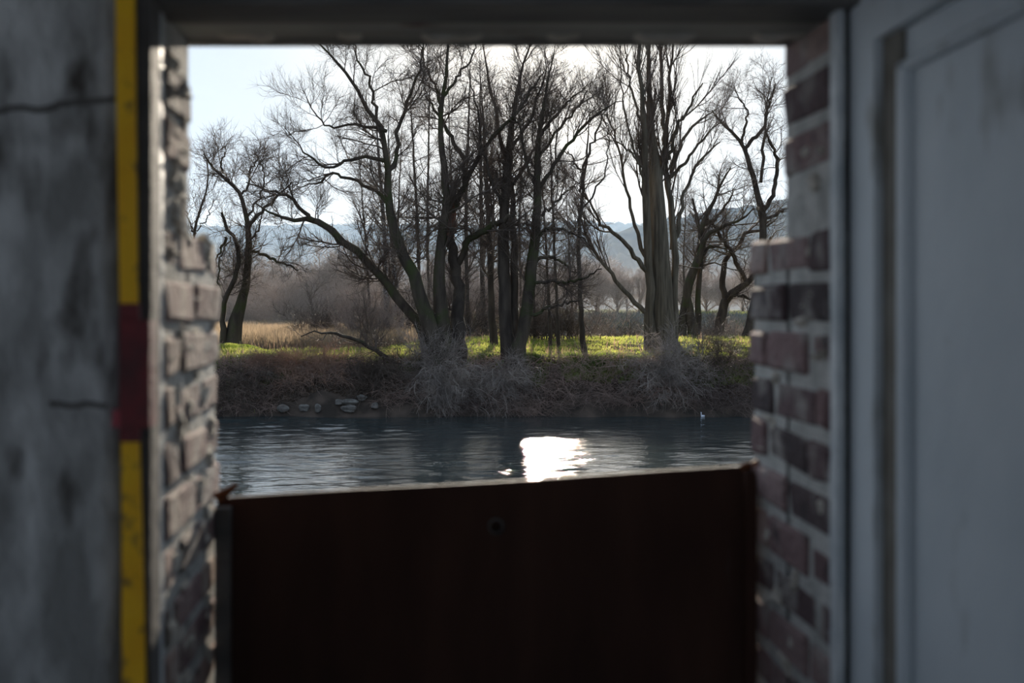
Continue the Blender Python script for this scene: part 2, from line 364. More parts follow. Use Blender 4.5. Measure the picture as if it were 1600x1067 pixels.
# inner concrete face left of the opening
def slab(name, X0, X1, Y, Yb, z0, z1, nx, nz, amp, m):
    xs_ = np.linspace(X0, X1, nx); zs_ = np.linspace(z0, z1, nz)
    gx, gz = np.meshgrid(xs_, zs_)
    dy = np.zeros_like(gx)
    for k in range(14):
        fx, fz, ph, p2 = rng.uniform(3, 26), rng.uniform(2, 14), rng.uniform(0, 6.3), rng.uniform(0, 6.3)
        dy += np.sin(gx*fx+ph)*np.sin(gz*fz+p2)
    v = np.stack([gx, Y+dy*amp/4, gz], -1).reshape(-1, 3)
    i = np.arange(nz-1)[:, None]*nx+np.arange(nx-1)[None, :]
    f = np.stack([i, i+1, i+nx+1, i+nx], -1).reshape(-1, 4)
    o = mesh_obj(name, v, f, M[m], None, True)
    so_ = o.modifiers.new('thickness', 'SOLIDIFY'); so_.thickness = Yb-Y; so_.offset = -1
    return props(o, kind='structure')
CY = 1.80
XC = (183-VX)/F*CY
slab('wall_front', RX0, XC, CY, 1.93, -0.02, ROOF, 90, 100, 0.0035, 'concrete')
wf = bpy.data.objects['wall_front']
for pl in ([(-20, 178), (30, 168), (60, 172), (105, 160), (150, 158), (182, 154)], [(78, 629), (110, 634), (140, 631), (168, 636)]):
    p_, r_ = resample([((a_-VX)/F*CY, CY-0.001, EYE+(VY-b_2)/F*CY, 0.0003+0.0005*random.random()) for a_, b_2 in pl], 24, 0.0008)
    v_, f_ = tubes(p_[None], r_[None], 6); mesh_obj('crack', v_, f_, M['crack'], wf)
wallbox('wall_front_outer', RX0-0.3, XL-0.85, Y0, Y1, -3.6, ROOF+0.15)
wallbox('wall_front_right', 0.700, RX1, 1.93, 2.05, 0, ROOF)
wallbox('wall_side_right', RX1, RX1+0.2, RY, 2.05, 0, ROOF)
# unseen left and rear walls, with openings added to let sky light in
FILL_HOLE = (-2.6, 1.0, 0.8, 2.45)
wl = MB(); a, b = RX0-0.2, RX0
wl.box(a, b, RY, FILL_HOLE[0], 0, ROOF); wl.box(a, b, FILL_HOLE[1], 1.93, 0, ROOF); wl.box(a, b, FILL_HOLE[0], FILL_HOLE[1], 0, FILL_HOLE[2]); wl.box(a, b, FILL_HOLE[0], FILL_HOLE[1], FILL_HOLE[3], ROOF)
props(wl.build('wall_side_left', M['concrete']), kind='structure')
wb = MB(); wb.box(RX0-0.2, -1.6, RY-0.2, RY, 0, ROOF); wb.box(1.2, RX1+0.2, RY-0.2, RY, 0, ROOF); wb.box(-1.6, 1.2, RY-0.2, RY, 2.4, ROOF)
props(wb.build('wall_back', M['concrete']), kind='structure')

# lintel: rear beam, ragged mortar, front beam, frame head
zb = lambda py, Y: EYE+(VY-py)/F*Y
q = MB(); q.box(-1.3, 1.5, 2.13, 2.19, HEAD, HEAD+0.25); q.box(-1.3, 1.5, 2.19, Y1, HEAD+0.10, ROOF+0.1); props(q.build('trim_1', M['dark_wood']), kind='structure')
q = MB(); q.box(XL-0.02, XR+0.02, 2.00, 2.13, zb(45, 2.00)+0.012, ROOF+0.1)
props(q.build('trim_2', M['grey_wood']), kind='structure')
# ragged lower edge of mortar hanging between the two beams
V = []; Fc = []
nx = 160; zt = zb(45, 2.04)
for i in range(nx):
    x = XL-0.01+(XR-XL+0.02)*i/(nx-1); px = VX+x/2.1*F
    d = 0.006+0.004*math.sin(x*37)+0.003*math.sin(x*91+1)
    for c0, w0, am in ((395, 40, 0.010), (690, 45, 0.018), (905, 14, 0.006), (1050, 48, 0.022), (1230, 40, 0.020), (940, 60, 0.004)):
        d += 0.5*am*math.exp(-((px-c0)/w0)**2)
    d += random.uniform(-0.001, 0.001)
    for dy in (0.0, 0.04): V.append((x, 2.085+dy, zt+0.03)); V.append((x, 2.085+dy+0.004, zt+0.012-d))
for i in range(nx-1):
    a = i*4; b = a+4
    Fc += [(a, a+1, b+1, b), (a+3, a+2, b+2, b+3), (a+1, a+3, b+3, b+1), (a+2, a, b, b+2)]
props(mesh_obj('trim_3', V, Fc, M['plaster']), kind='structure')
q = MB(); q.box(XL-0.08, 0.68, 1.86, 1.99, zb(10, 1.88), ROOF+0.1); props(q.build('trim_4', M['dark_wood']), kind='structure')

# white painted frame posts at either side of the opening
fr = empty('door_frame', (0.1, 1.9, 0), None, None, kind='structure'); fr.name = 'door_2'
for (a, b, c, d) in ((XL-0.016, XL-0.001, 1.890, 1.938), (XR-0.004, XR+0.0075, 1.90, 1.938)):
    q = MB(); n = 30
    for i in range(n):
        q.rbox(a, b, c, d, i*(zb(8, 1.88)-0.0)/n, (i+1)*(zb(8, 1.88))/n+0.001, 0.0015, 0.0008)
    q.build('frame_post', M['frame_paint'], fr)
q = MB(); q.box(XR+0.0075, 0.72, 1.925, 1.945, 0, zb(-10, 1.9)); q.build('rebate_shade', M['dark_wood'], fr)  # dark strip puts the shade of the gap by the door into colour
q = MB(); q.box(XC+0.01, XL-0.018, 1.865, 1.94, 0, zb(-10, 1.9)); q.build('frame_backing', M['dark_wood'], fr)

# yellow steel edge strip with red lock case
ed = empty('edge_strip', ((200-VX)/F*1.78, 1.79, 0), 'upright steel edge strip painted yellow with a red painted middle, beside the concrete wall', 'steel strip')
def strip(name, rows, Yf, th, m, parent):
    V = []; Fc = []
    for (py, xa, xb) in rows:
        z = zb(py, Yf)
        V += [((xa-VX)/F*Yf, Yf, z), ((xb-VX)/F*Yf, Yf, z), ((xb-VX)/F*Yf, Yf+th, z), ((xa-VX)/F*Yf, Yf+th, z)]
    for i in range(len(rows)-1):
        a = 4*i; b = a+4
        for k in range(4): Fc.append((a+k, a+(k+1) % 4, b+(k+1) % 4, b+k))
    n = 4*(len(rows)-1); Fc += [(3, 2, 1, 0), (n, n+1, n+2, n+3)]
    return mesh_obj(name, V, Fc, m, parent)
YS = 1.775
strip('upper_strip', [(475, 187, 214), (300, 184, 212), (100, 181, 210), (-400, 178, 208)], YS, 0.012, M['yellow'], ed)
strip('lower_strip', [(2100, 196, 236), (1200, 191, 227), (1000, 190, 224), (850, 190, 221), (690, 189, 216)], YS, 0.012, M['yellow'], ed)
strip('red_strip', [(691, 187, 217), (600, 186, 222), (474, 187, 216)], YS-0.001, 0.014, M['red'], ed)
lk = strip('lock_case', [(668, 188, 234), (500, 188, 234)], YS-0.012, 0.05, M['red'], ed)
pl_ = strip('pink_highlight', [(604, 188, 203), (528, 188, 203)], YS-0.016, 0.006, M['pinkred'], lk); pl_['label'] = 'pink highlight painted along the edge of the lock case'  # highlight on the lock case laid on as a pink strip
strip('red_smear', [(668, 174, 188), (640, 176, 190)], YS-0.002, 0.01, M['pinkred'], ed)
q = MB(); x0 = (212-VX)/F*1.80; x1 = (236-VX)/F*1.80; q.box(x0, x1, 1.80, 1.862, 0, zb(-10, 1.8)); q.build('shadow_gap', M['dark_wood'], ed)  # dark strip painted in for the shadow gap beside the frame

# open white door standing at right angles to the wall
dr = empty('door_1', (0.624, 1.9, 0), None, None, kind='structure')
DX = 0.626; DY0, DY1 = 1.905, 0.93
q = MB()
yz = lambda px: DX*F/(px-VX)
ya, yb = yz(1328), yz(1366)                     # hinge stile
q.box(DX, DX+0.045, yb, ya, 0.02, 2.15)
q.box(DX, DX+0.045, DY1, DY1+0.11, 0.02, 2.15)
ztop = EYE+(VY-62)/F*yz(1366)
q.box(DX, DX+0.045, DY1+0.11, yb, ztop, 2.15)
q.box(DX, DX+0.045, DY1+0.11, yb, 0.02, 0.26)
q.build('door_leaf', M['white_paint'], dr)
yc = yz(1404)
q = MB(); q.box(DX+0.020, DX+0.036, DY1+0.1, yb+0.01, 0.2, ztop+0.02); q.build('door_panel', M['white_paint'], dr)
q = MB()
def bead(y0, y1, z0, z1): q.rbox(DX+0.006, DX+0.022, min(y0, y1), max(y0, y1), z0, z1, 0.004)
y2 = yz(1392)
bead(y2, yc, 0.32, ztop-0.045); bead(DY1+0.15, DY1+0.165, 0.32, ztop-0.045); bead(DY1+0.15, y2, ztop-0.06, ztop-0.045); bead(DY1+0.15, y2, 0.30, 0.32)
q.build('moulding', M['white_paint'], dr)
M['groove'] = mat('dark_side_brown', (0.16, 0.14, 0.11), 0.8, 0.2, (0.22, 0.20, 0.17), 20)  # dark side of the moulding put in as a brown strip
q = MB(); q.box(DX+0.012, DX+0.021, y2-0.003, yb+0.001, 0.26, ztop); q.build('groove', M['groove'], dr)['label'] = 'dark brown groove around the panel'

# rusty steel barrier plate in the lower half of the opening
bp_ = empty('steel_barrier', ((760-VX)/F*2.4, 2.4, 0.0), 'dark rusty steel barrier plate closing the lower half of the opening', 'barrier')
YP = 2.400
xa, xb = XL+0.003, XR-0.004
zl, zr = zb(779, YP), zb(728, YP)
nx = 40; V = []; Fc = []
for i in range(nx+1):
    u = i/nx; x = xa+(xb-xa)*u; z = zl+(zr-zl)*u+0.0012*math.sin(u*9)
    V += [(x, YP, 0.06), (x, YP, z), (x, YP+0.012, z), (x, YP+0.012, 0.06)]
for i in range(nx):
    a = 4*i; b = a+4
    for k in range(4): Fc.append((a+k, b+k, b+(k+1) % 4, a+(k+1) % 4))
Fc += [(0, 1, 2, 3), (4*nx+3, 4*nx+2, 4*nx+1, 4*nx)]
mesh_obj('plate', V, Fc, M['rust'], bp_)
q = MB(); q.box(xa, xa+0.028, YP-0.03, YP-0.001, 0.06, zb(790, YP)); q.build('guide_channel', M['dark_wood'], bp_)
q = MB(); q.box(xb-0.020, xb, YP-0.03, YP-0.001, 0.06, zb(735, YP)); q.build('guide_channel', M['rust'], bp_)
def tubepart(name, pl, k, m, parent):
    p, r = resample(pl, 10); v, f = tubes(p[None], r[None], k); return mesh_obj(name, v, f, m, parent, True)
tubepart('lug', [(*P(338, 778, 2.36), 0.010), (*P(352, 771, 2.36), 0.009), (*P(363, 762, 2.36), 0.006), (*P(371, 757, 2.36), 0.005)], 8, M['rust_bright'], bp_)['label'] = 'rusty hooked lug at the left end'
tubepart('corner_tab', [(*P(1158, 732, 2.39), 0.006), (*P(1166, 728, 2.39), 0.007), (*P(1172, 727, 2.39), 0.006)], 8, M['rust_bright'], bp_)
p_, r_ = resample([(*P(775, 822, YP-0.02), 0.011), (*P(775, 822, YP-0.012), 0.014), (*P(775, 822, YP+0.001), 0.016)], 5)
v_, f_ = tubes(p_[None], r_[None], 12); mesh_obj('bolt_head', v_, f_, M['dark_wood'], bp_, True)
# rusted anchor in the right hand brickwork
p_, r_ = resample([(XR-0.008, 2.395, zb(740, 2.395), 0.022), (XR+0.001, 2.395, zb(740, 2.395), 0.026), (XR+0.03, 2.395, zb(740, 2.395), 0.024)], 5)
v_, f_ = tubes(p_[None], r_[None], 14)
capf = np.array([[0, 1, 2, 3]]);
o = mesh_obj('anchor_bolt', v_, f_, M['rust_bright'], None, True); o.scale = (1, 0.5, 1.3) if False else (1, 1, 1)
props(centered(o), 'small rusty anchor set in the right brick pier above the barrier end', 'anchor')

# ------------------------------------------------------------------ river, ground, hills
WZ = EYE-4.7
RS = [ (rng.uniform(0.15, 0.5), rng.uniform(0.1, 0.4), rng.uniform(0, 6.3)) for _ in range(6)]
RF = [ (rng.uniform(1.2, 4.0), rng.uniform(1.2, 4.0), rng.uniform(0, 6.3)) for _ in range(8)]
def sstep(a, b, t):
    u = np.clip((t-a)/(b-a), 0, 1); return u*u*(3-2*u)
def gz(x, y):
    x = np.asarray(x, float); y = np.asarray(y, float)
    n = sum(np.sin(x*a+y*b+c) for a, b, c in RS)/6; f = sum(np.sin(x*a+c)*np.sin(y*b+2*c) for a, b, c in RF)/8
    shore = 55.2+0.25*np.sin(x*0.5)+0.15*np.sin(x*1.7)
    t = sstep(-0.6, 1.0, (y-shore)/2.9)
    h = WZ-0.8+t*(0.8+2.30)+0.0
    h = h+0.22*f*sstep(0, 0.4, t)+0.15*n*sstep(54, 60, y)
    # side channel on the right behind the trees and its far embankment
    ch = sstep(6, 12, x-(y-90)*0.05)*sstep(82, 96, y)*(1-sstep(128, 150, y))
    h = h-2.4*ch
    h = h+1.5*sstep(134, 152, y)*sstep(6, 14, x)
    h = h+0.45*sstep(59, 76, y)*(1-sstep(82, 96, y))*sstep(-4, 3, x)
    # mossy mound by the left tree
    h = h+0.45*np.exp(-((x+9.6)/1.5)**2-((y-63)/2.5)**2)
    return h
def ground_pt(px, Y, dz=0.0):
    x = (px-VX)/F*Y; return (x, Y, float(gz(x, Y))+dz)
ys = np.r_[np.arange(53.5, 60, 0.12), np.arange(60, 90, 0.5), np.arange(90, 160, 1.5), np.arange(160, 400, 10), np.arange(400, 1601, 80)]
us = np.linspace(-0.62, 0.72, 360)
gx, gy = np.meshgrid(us, ys); gx = gx*np.maximum(gy, 60)
gzv = gz(gx, gy)
V = np.stack([gx, gy, gzv], -1).reshape(-1, 3); nxx = len(us); ny = len(ys)
i = np.arange(ny-1)[:, None]*nxx+np.arange(nxx-1)[None, :]
Fg = np.stack([i, i+1, i+nxx+1, i+nxx], -1).reshape(-1, 4)
props(mesh_obj('ground', V, Fg, M['ground'], None, True), kind='structure')
us2 = np.r_[np.linspace(-1.8, -0.34, 20), np.linspace(-0.33, 0.40, 430), np.linspace(0.42, 1.9, 20)]
ys2 = np.r_[np.linspace(2.44, 26, 30), np.arange(26.1, 57.0, 0.055)]
wx, wy = np.meshgrid(us2, ys2); wx = wx*np.maximum(wy, 26)
wr = np.random.default_rng(21); wz = np.zeros_like(wx); den = wr.uniform
fade = sstep(24, 28, wy)*sstep(-0.33, -0.28, wx/np.maximum(wy, 26))*(1-sstep(0.36, 0.40, wx/np.maximum(wy, 26)))
patch = 0.55+0.45*np.sin(wx*0.13+np.sin(wy*0.21)*1.7+0.6)*np.sin(wy*0.33+np.sin(wx*0.11+1)*2.2)
for k in range(70):
    lam = 0.28*(9.0**wr.random()); th = wr.normal()*0.42; ph = wr.uniform(0, 6.3); kk = 2*np.pi/lam
    sl_ = 0.0215*(lam/0.8)**0.15
    w1 = wr.uniform(0.05, 0.3); w2 = wr.uniform(0, 6.3)
    env = 0.6+0.4*np.sin(wx*w1+wy*w1*0.7+w2)
    wz += env*sl_/kk*np.sin(kk*(wx*np.sin(th)+wy*np.cos(th))+ph+0.8*np.sin(wx*0.5+k))
wz = WZ+wz*fade*patch
Vw = np.stack([wx, wy, wz], -1).reshape(-1, 3); nc = len(us2); nr = len(ys2)
i = np.arange(nr-1)[:, None]*nc+np.arange(nc-1)[None, :]
props(mesh_obj('river', Vw, np.stack([i, i+1, i+nc+1, i+nc], -1).reshape(-1, 4), M['water'], None, True), kind='structure')

def hills(name, prof, Yf, Yr, X0, X1, step, amp):
    xs_ = np.arange(X0, X1, step); rows = 26
    V = []
    z_r = np.interp(VX+xs_/Yr*F, [p[0] for p in prof], [p[1] for p in prof]); z_r = EYE+(VY-z_r)/F*Yr
    for r in range(rows):
        t = r/(rows-1); y = Yf+(Yr-Yf)*t
        zz = -2+(z_r+2)*(t**0.85)
        zz = zz+amp*(rng.random(len(xs_))-0.5)*2*min(1, t*3)+amp*1.5*np.sin(xs_*0.021+r*1.3)*t*(1-t)*4
        V.append(np.stack([xs_+rng.uniform(-1, 1, len(xs_))*step*0.3, np.full_like(xs_, y)+rng.uniform(-1, 1, len(xs_))*20, zz], -1))
    V.append(np.stack([xs_, np.full_like(xs_, Yr+400), np.full_like(xs_, -2.0)], -1))
    V = np.array(V); R, C, _ = V.shape
    i = np.arange(R-1)[:, None]*C+np.arange(C-1)[None, :]
    f = np.stack([i, i+1, i+C+1, i+C], -1).reshape(-1, 4)
    return props(mesh_obj(name, V.reshape(-1, 3), f, M['hill'], None, False), kind='structure')
hills('hills', [(-600, 352), (300, 354), (430, 351), (560, 350), (700, 352), (800, 350), (900, 345), (1000, 350), (1200, 360), (2200, 380)], 1300, 2600, -1900, 2600, 7, 2.6)
hills('hills', [(700, 480), (850, 420), (900, 385), (1000, 350), (1080, 335), (1150, 325), (1220, 314), (1500, 300), (2200, 300)], 500, 1150, 60, 1300, 3.5, 3.0)

# distant haze over the valley
hb = MB(); hb.box(-2600, 3400, 150, 3300, -60, 175)
mh = bpy.data.materials.new('valley_haze'); mh.use_nodes = True; nt_ = mh.node_tree; nt_.nodes.clear()
vs = nd(nt_, 'ShaderNodeVolumeScatter', inp={'Color': (0.48, 0.70, 1.0, 1), 'Density': 0.00014, 'Anisotropy': 0.2}); ou = nd(nt_, 'ShaderNodeOutputMaterial'); nt_.links.new(vs.outputs[0], ou.inputs['Volume'])
props(hb.build('haze', mh), 'pale blue haze lying over the valley in front of the hills', 'haze', kind='stuff')

mb_ = MB(); mb_.box(-400, 500, 92, 700, -5, 12)
mm2 = bpy.data.materials.new('meadow_mist'); mm2.use_nodes = True; nt_ = mm2.node_tree; nt_.nodes.clear()
vs = nd(nt_, 'ShaderNodeVolumeScatter', inp={'Color': (0.80, 0.86, 0.95, 1), 'Density': 0.00038, 'Anisotropy': 0.2}); ou = nd(nt_, 'ShaderNodeOutputMaterial'); nt_.links.new(vs.outputs[0], ou.inputs['Volume'])
props(mb_.build('mist', mm2), 'thin sunlit mist lying low over the meadow and woodland', 'mist', kind='stuff')

# ------------------------------------------------------------------ trees
def tpl(trace, Y, drift=0.0, wscale=1.0):
    """trace: (px, py, width px) -> world polyline; drift: how far the far end stands nearer or deeper"""
    n = len(trace); out = []
    for k, (px, py, w_) in enumerate(trace):
        yy = Y+drift*(k/(n-1))**1.2
        out.append((*P(px, py, yy), w_/2/F*yy*wscale))
    return out
def tree(name, label, trunk, limbs, Y, levels, cat='tree', group=None, bark='bark', twig='twig', wig=0.05, drift=0.0, root_flare=True, extra=None):
    base = P(trunk[0][0], trunk[0][1], Y); g = float(gz(base[0], base[1]))
    root = empty(name, (base[0], base[1], g), label, cat, group)
    tl = tpl(trunk, Y, drift)
    b0 = tl[0]
    tl[0] = (b0[0], b0[1], min(b0[2], g-0.15), b0[3])
    if root_flare: tl.insert(1, (tl[0][0]*0.55+tl[1][0]*0.45, b0[1], g+0.35, b0[3]*1.0)); tl[0] = (*tl[0][:3], b0[3]*1.5)
    main = []
    p, r = resample(tl, 26, wig*0.4); v, f = tubes(p[None], r[None], 12); mesh_obj('trunk', v, f, M[bark], root, True); main.append((p, r))
    for lm in limbs:
        tr, dd, nm = lm[0], lm[1], (lm[2] if len(lm) > 2 else 'limb')
        st = np.array(P(tr[0][0], tr[0][1], Y))
        # start depth: that of the nearest point of what is already there
        best = None
        for mp_, mr_ in main:
            px_ = VX+mp_[:, 0]/mp_[:, 1]*F; py_ = VY-(mp_[:, 2]-EYE)/mp_[:, 1]*F
            d_ = (px_-tr[0][0])**2+(py_-tr[0][1])**2; k_ = int(d_.argmin())
            if best is None or d_[k_] < best[0]: best = (d_[k_], mp_[k_, 1])
        ys_ = best[1] if tr[0][1] < 545 else Y+dd*0.15
        pl = tpl(tr, ys_, dd)
        if tr[0][1] >= 500:      # a second stem from the ground
            gg = float(gz(pl[0][0], pl[0][1])); pl[0] = (pl[0][0], pl[0][1], min(pl[0][2], gg-0.15), pl[0][3]*1.3)
        p, r = resample(pl, 18, wig); v, f = tubes(p[None], r[None], 9)
        mesh_obj('stem' if tr[0][1] >= 500 else nm, v, f, M[lm[3]] if len(lm) > 3 else M[bark], root, True); main.append((p, r))
    n0 = 26
    A = np.array([resample([(*p[k], r[k]) for k in range(len(p))], n0)[0] for p, r in main]); R = np.array([np.interp(np.linspace(0, 1, n0), np.linspace(0, 1, len(r)), r) for p, r in main])
    parts = []; pp, pr = A, R
    for li, lv in enumerate(levels):
        k = lv.pop('k', 3); keep = lv.pop('keep', False); src = lv.pop('src', None)
        if src == 'all0': pq, pqr = A, R
        else: pq, pqr = pp, pr
        o_, ro_ = grow(pq, pqr, **lv)
        parts.append(tubes(o_, ro_, k)); pp, pr = o_, ro_
    v, f = join_tubes(parts)
    o = mesh_obj('twigs', v, f, M[twig], root, True); o['kind'] = 'stuff'
    return root
def L4(n1=60, n2=600, n3=4000, n4=0, l1=(1.6, 3.6), l2=(0.8, 1.7), l3=(0.35, 0.8), up=0.10, a1=(25, 65), t0=0.25, wig=0.16, rm=0.0045, a2=(20, 60)):
    out = [dict(n=n1, length=l1, ang=a1, t0=t0, P_=8, wig=wig, up=up, k=5, rmin=0.012), dict(n=n2, length=l2, ang=a2, t0=0.1, P_=6, wig=wig, up=up, k=4, rmin=0.008), dict(n=n3, length=l3, ang=(15, 55), t0=0.05, P_=5, wig=wig, up=up*0.8, k=3, rmin=rm)]
    if n4: out.append(dict(n=n4, length=(0.2, 0.5), ang=(15, 50), t0=0.05, P_=4, wig=0.15, up=up*0.5, k=3, rmin=rm*0.8))
    return out

# centre willow clump
tree('willow_tree', 'big dark multi-stemmed willow at the bank edge, spreading over the middle of the view', 
     [(695, 590, 40), (693, 545, 36), (690, 500, 26), (686, 440, 19), (690, 370, 15), (697, 320, 12), (695, 270, 11), (690, 220, 9), (690, 165, 7), (697, 115, 5), (702, 60, 4), (706, 0, 2)],
     [([(688, 548, 26), (665, 485, 24), (642, 425, 20), (622, 372, 17), (611, 330, 14), (605, 290, 12), (603, 240, 9), (590, 190, 8), (570, 160, 6), (545, 120, 5), (525, 98, 4), (490, 60, 2)], -2.0),
      ([(676, 548, 22), (655, 512, 18), (628, 475, 16), (598, 440, 14), (560, 395, 13), (525, 364, 11), (495, 346, 10), (478, 340, 8), (455, 347, 6), (430, 335, 4), (400, 318, 2)], 2.5),
      ([(490, 344, 8), (468, 325, 6), (445, 303, 5), (415, 297, 3), (385, 285, 2)], 1.0),
      ([(714, 560, 28), (716, 500, 22), (716, 450, 19), (708, 395, 16), (702, 350, 14), (697, 318, 11)], 2.0, 'limb', 'bark'),
      ([(708, 372, 11), (703, 350, 10), (698, 328, 6), (696, 316, 2)], -0.8, 'torn_stub', 'broken_wood'),
      ([(710, 362, 9), (709, 345, 8), (708, 328, 5), (709, 318, 2)], -0.8, 'torn_stub', 'broken_wood'),
      ([(716, 412, 11), (733, 374, 11), (762, 356, 10), (788, 344, 8), (806, 332, 4)], -2.0),
      ([(706, 330, 9), (722, 298, 9), (745, 250, 7), (775, 208, 6), (800, 185, 5), (822, 150, 4), (845, 118, 2)], -1.5),
      ([(724, 300, 7), (722, 245, 7), (700, 207, 6), (685, 180, 4), (665, 150, 3)], 1.5),
      ([(605, 268, 8), (618, 255, 7), (624, 205, 6), (640, 150, 5), (655, 110, 4), (662, 60, 2)], 1.5),
      ([(603, 252, 7), (578, 247, 6), (545, 250, 5), (510, 262, 4), (480, 240, 3), (458, 215, 1.5), (445, 200, 1)], -1.2),
      ([(604, 205, 6), (580, 198, 5), (545, 196, 4), (515, 198, 3), (490, 175, 2), (478, 150, 1)], -1.2),
      ([(612, 330, 8), (590, 300, 6), (555, 285, 5), (520, 270, 4), (500, 285, 3), (465, 292, 1)], 2.0),
      ([(588, 186, 5), (575, 120, 4), (560, 95, 3), (552, 60, 1.5)], 1.0),
      ([(692, 190, 6), (678, 130, 4), (664, 100, 3), (652, 50, 1.5)], -1.2),
      ([(694, 150, 5), (715, 120, 4), (735, 95, 3), (745, 50, 1.5)], 1.2),
      ([(640, 585, 11), (602, 556, 8), (565, 536, 6), (530, 523, 5), (500, 520, 3), (470, 526, 1.5)], -0.8),
     ], 57.3, L4(230, 3300, 30000, 0, t0=0.3, l1=(1.3, 3.4), l2=(0.7, 1.6), rm=0.0040, a1=(30, 80), wig=0.20), bark='mossy_bark')

# stems right of it
tree('alder_tree', 'slim dark tree with two parallel upright stems right of the big willow', 
     [(797, 572, 26), (792, 520, 22), (788, 460, 20), (787, 390, 18), (789, 320, 15), (793, 260, 12), (800, 195, 9), (806, 150, 6), (815, 110, 4), (832, 60, 2)],
     [([(803, 560, 16), (802, 480, 14), (803, 400, 12), (801, 330, 9), (797, 280, 7), (785, 230, 6), (772, 165, 5), (758, 105, 3), (750, 50, 1)], 1.5),
      ([(789, 330, 7), (772, 290, 5), (755, 240, 4), (748, 180, 3), (735, 120, 1.5)], -1.5),
      ([(795, 240, 6), (818, 205, 5), (838, 165, 4), (850, 120, 2.5), (853, 70, 1)], -1.2),
      ([(790, 300, 6), (815, 270, 5), (835, 230, 3), (850, 190, 2)], 1.5)],
     57.9, L4(80, 1000, 7000, l1=(1.0, 2.8), t0=0.3), drift=0.8)
tree('leaning_tree', 'dark tree leaning right from the twin stems, fanning long straight branches over the river side', 
     [(803, 578, 30), (812, 535, 22), (822, 490, 19), (828, 440, 18), (835, 375, 16), (840, 310, 12), (840, 255, 10), (843, 212, 8), (850, 160, 5), (858, 115, 3), (866, 80, 1.5)],
     [([(842, 298, 7), (868, 255, 6), (895, 215, 5), (925, 185, 4), (955, 165, 2), (975, 158, 1)], -1.5),
      ([(843, 212, 6), (868, 182, 5), (895, 152, 3), (918, 132, 1.5)], 1.0),
      ([(843, 240, 5), (880, 195, 4), (910, 158, 3), (925, 140, 1)], 1.8),
      ([(840, 300, 4), (822, 250, 4), (812, 200, 3), (800, 160, 2)], -1.0),
      ([(836, 372, 7), (852, 360, 6), (878, 358, 5), (905, 368, 3), (925, 385, 1.5)], -1.5),
      ([(831, 410, 6), (858, 402, 5), (880, 412, 4), (905, 430, 2)], 1.5),
      ([(832, 440, 6), (870, 440, 5), (905, 437, 4), (940, 420, 2)], -1.2),
      ([(822, 495, 6), (855, 482, 5), (885, 472, 4), (905, 470, 2)], -1.0),
      ([(838, 340, 5), (865, 320, 4), (885, 300, 2), (905, 285, 1)], 1.0)],
     57.6, L4(110, 1300, 8000, l1=(1.0, 2.6), t0=0.2, a1=(20, 55)), drift=-0.5, bark='mossy_bark')

# poplar on the right
tree('poplar_tree', 'tall thick ridged poplar with upswept branches on the right', 
     [(1040, 540, 42), (1036, 500, 38), (1033, 450, 35), (1029, 380, 31), (1026, 310, 26), (1021, 240, 16), (1016, 180, 10), (1014, 110, 7), (1013, 40, 4), (1012, -60, 3)],
     [([(1022, 552, 26), (1013, 510, 18), (1013, 450, 14), (1012, 380, 13), (1010, 300, 12), (1007, 220, 10), (1003, 140, 7), (1001, 60, 5), (1001, -40, 3)], -1.5, 'stem', 'poplar_bark'),
      ([(1052, 525, 12), (1053, 470, 11), (1056, 400, 11), (1050, 330, 10), (1040, 270, 8), (1042, 200, 6), (1047, 140, 5), (1052, 60, 3)], 1.0),
      ([(1030, 300, 10), (1036, 255, 8), (1038, 200, 7), (1033, 140, 6), (1031, 70, 4)], 1.0),
      ([(1012, 425, 8), (985, 392, 7), (960, 366, 6), (940, 352, 5), (930, 332, 4), (918, 308, 3), (905, 290, 1.5)], -1.5),
      ([(1008, 488, 8), (978, 458, 7), (952, 422, 6), (930, 395, 5), (916, 362, 4), (912, 330, 2)], 1.5),
      ([(1011, 405, 7), (996, 368, 6), (986, 325, 5), (975, 275, 4), (962, 215, 3), (948, 180, 2)], 1.5),
      ([(1050, 390, 8), (1060, 345, 7), (1072, 295, 5), (1095, 250, 4), (1125, 222, 2)], 1.2),
      ([(1046, 250, 7), (1052, 215, 6), (1075, 170, 4), (1098, 130, 2)], -1.2),
      ([(1044, 290, 6), (1058, 240, 5), (1085, 195, 4), (1120, 170, 1.5)], 1.8),
      ([(1042, 280, 6), (1070, 255, 5), (1100, 215, 3), (1128, 188, 1.5)], -1.8),
      ([(1010, 290, 5), (995, 245, 4), (980, 190, 3), (970, 130, 2), (965, 80, 1)], -1.0),
      ([(1008, 215, 5), (995, 170, 4), (983, 120, 3), (975, 60, 1)], 1.2),
      ([(1005, 262, 4), (980, 235, 3), (960, 222, 2), (935, 215, 1)], -1.0)],
     66.0, [dict(n=150, length=(2.0, 4.6), ang=(16, 40), t0=0.40, P_=8, wig=0.07, up=0.13, k=5, rmin=0.014), dict(n=1500, length=(0.9, 2.0), ang=(12, 38), t0=0.1, P_=6, wig=0.09, up=0.10, k=4, rmin=0.009), dict(n=9000, length=(0.35, 0.9), ang=(15, 45), t0=0.05, P_=5, wig=0.13, up=0.06, k=3, rmin=0.0052)],
     bark='poplar_bark')

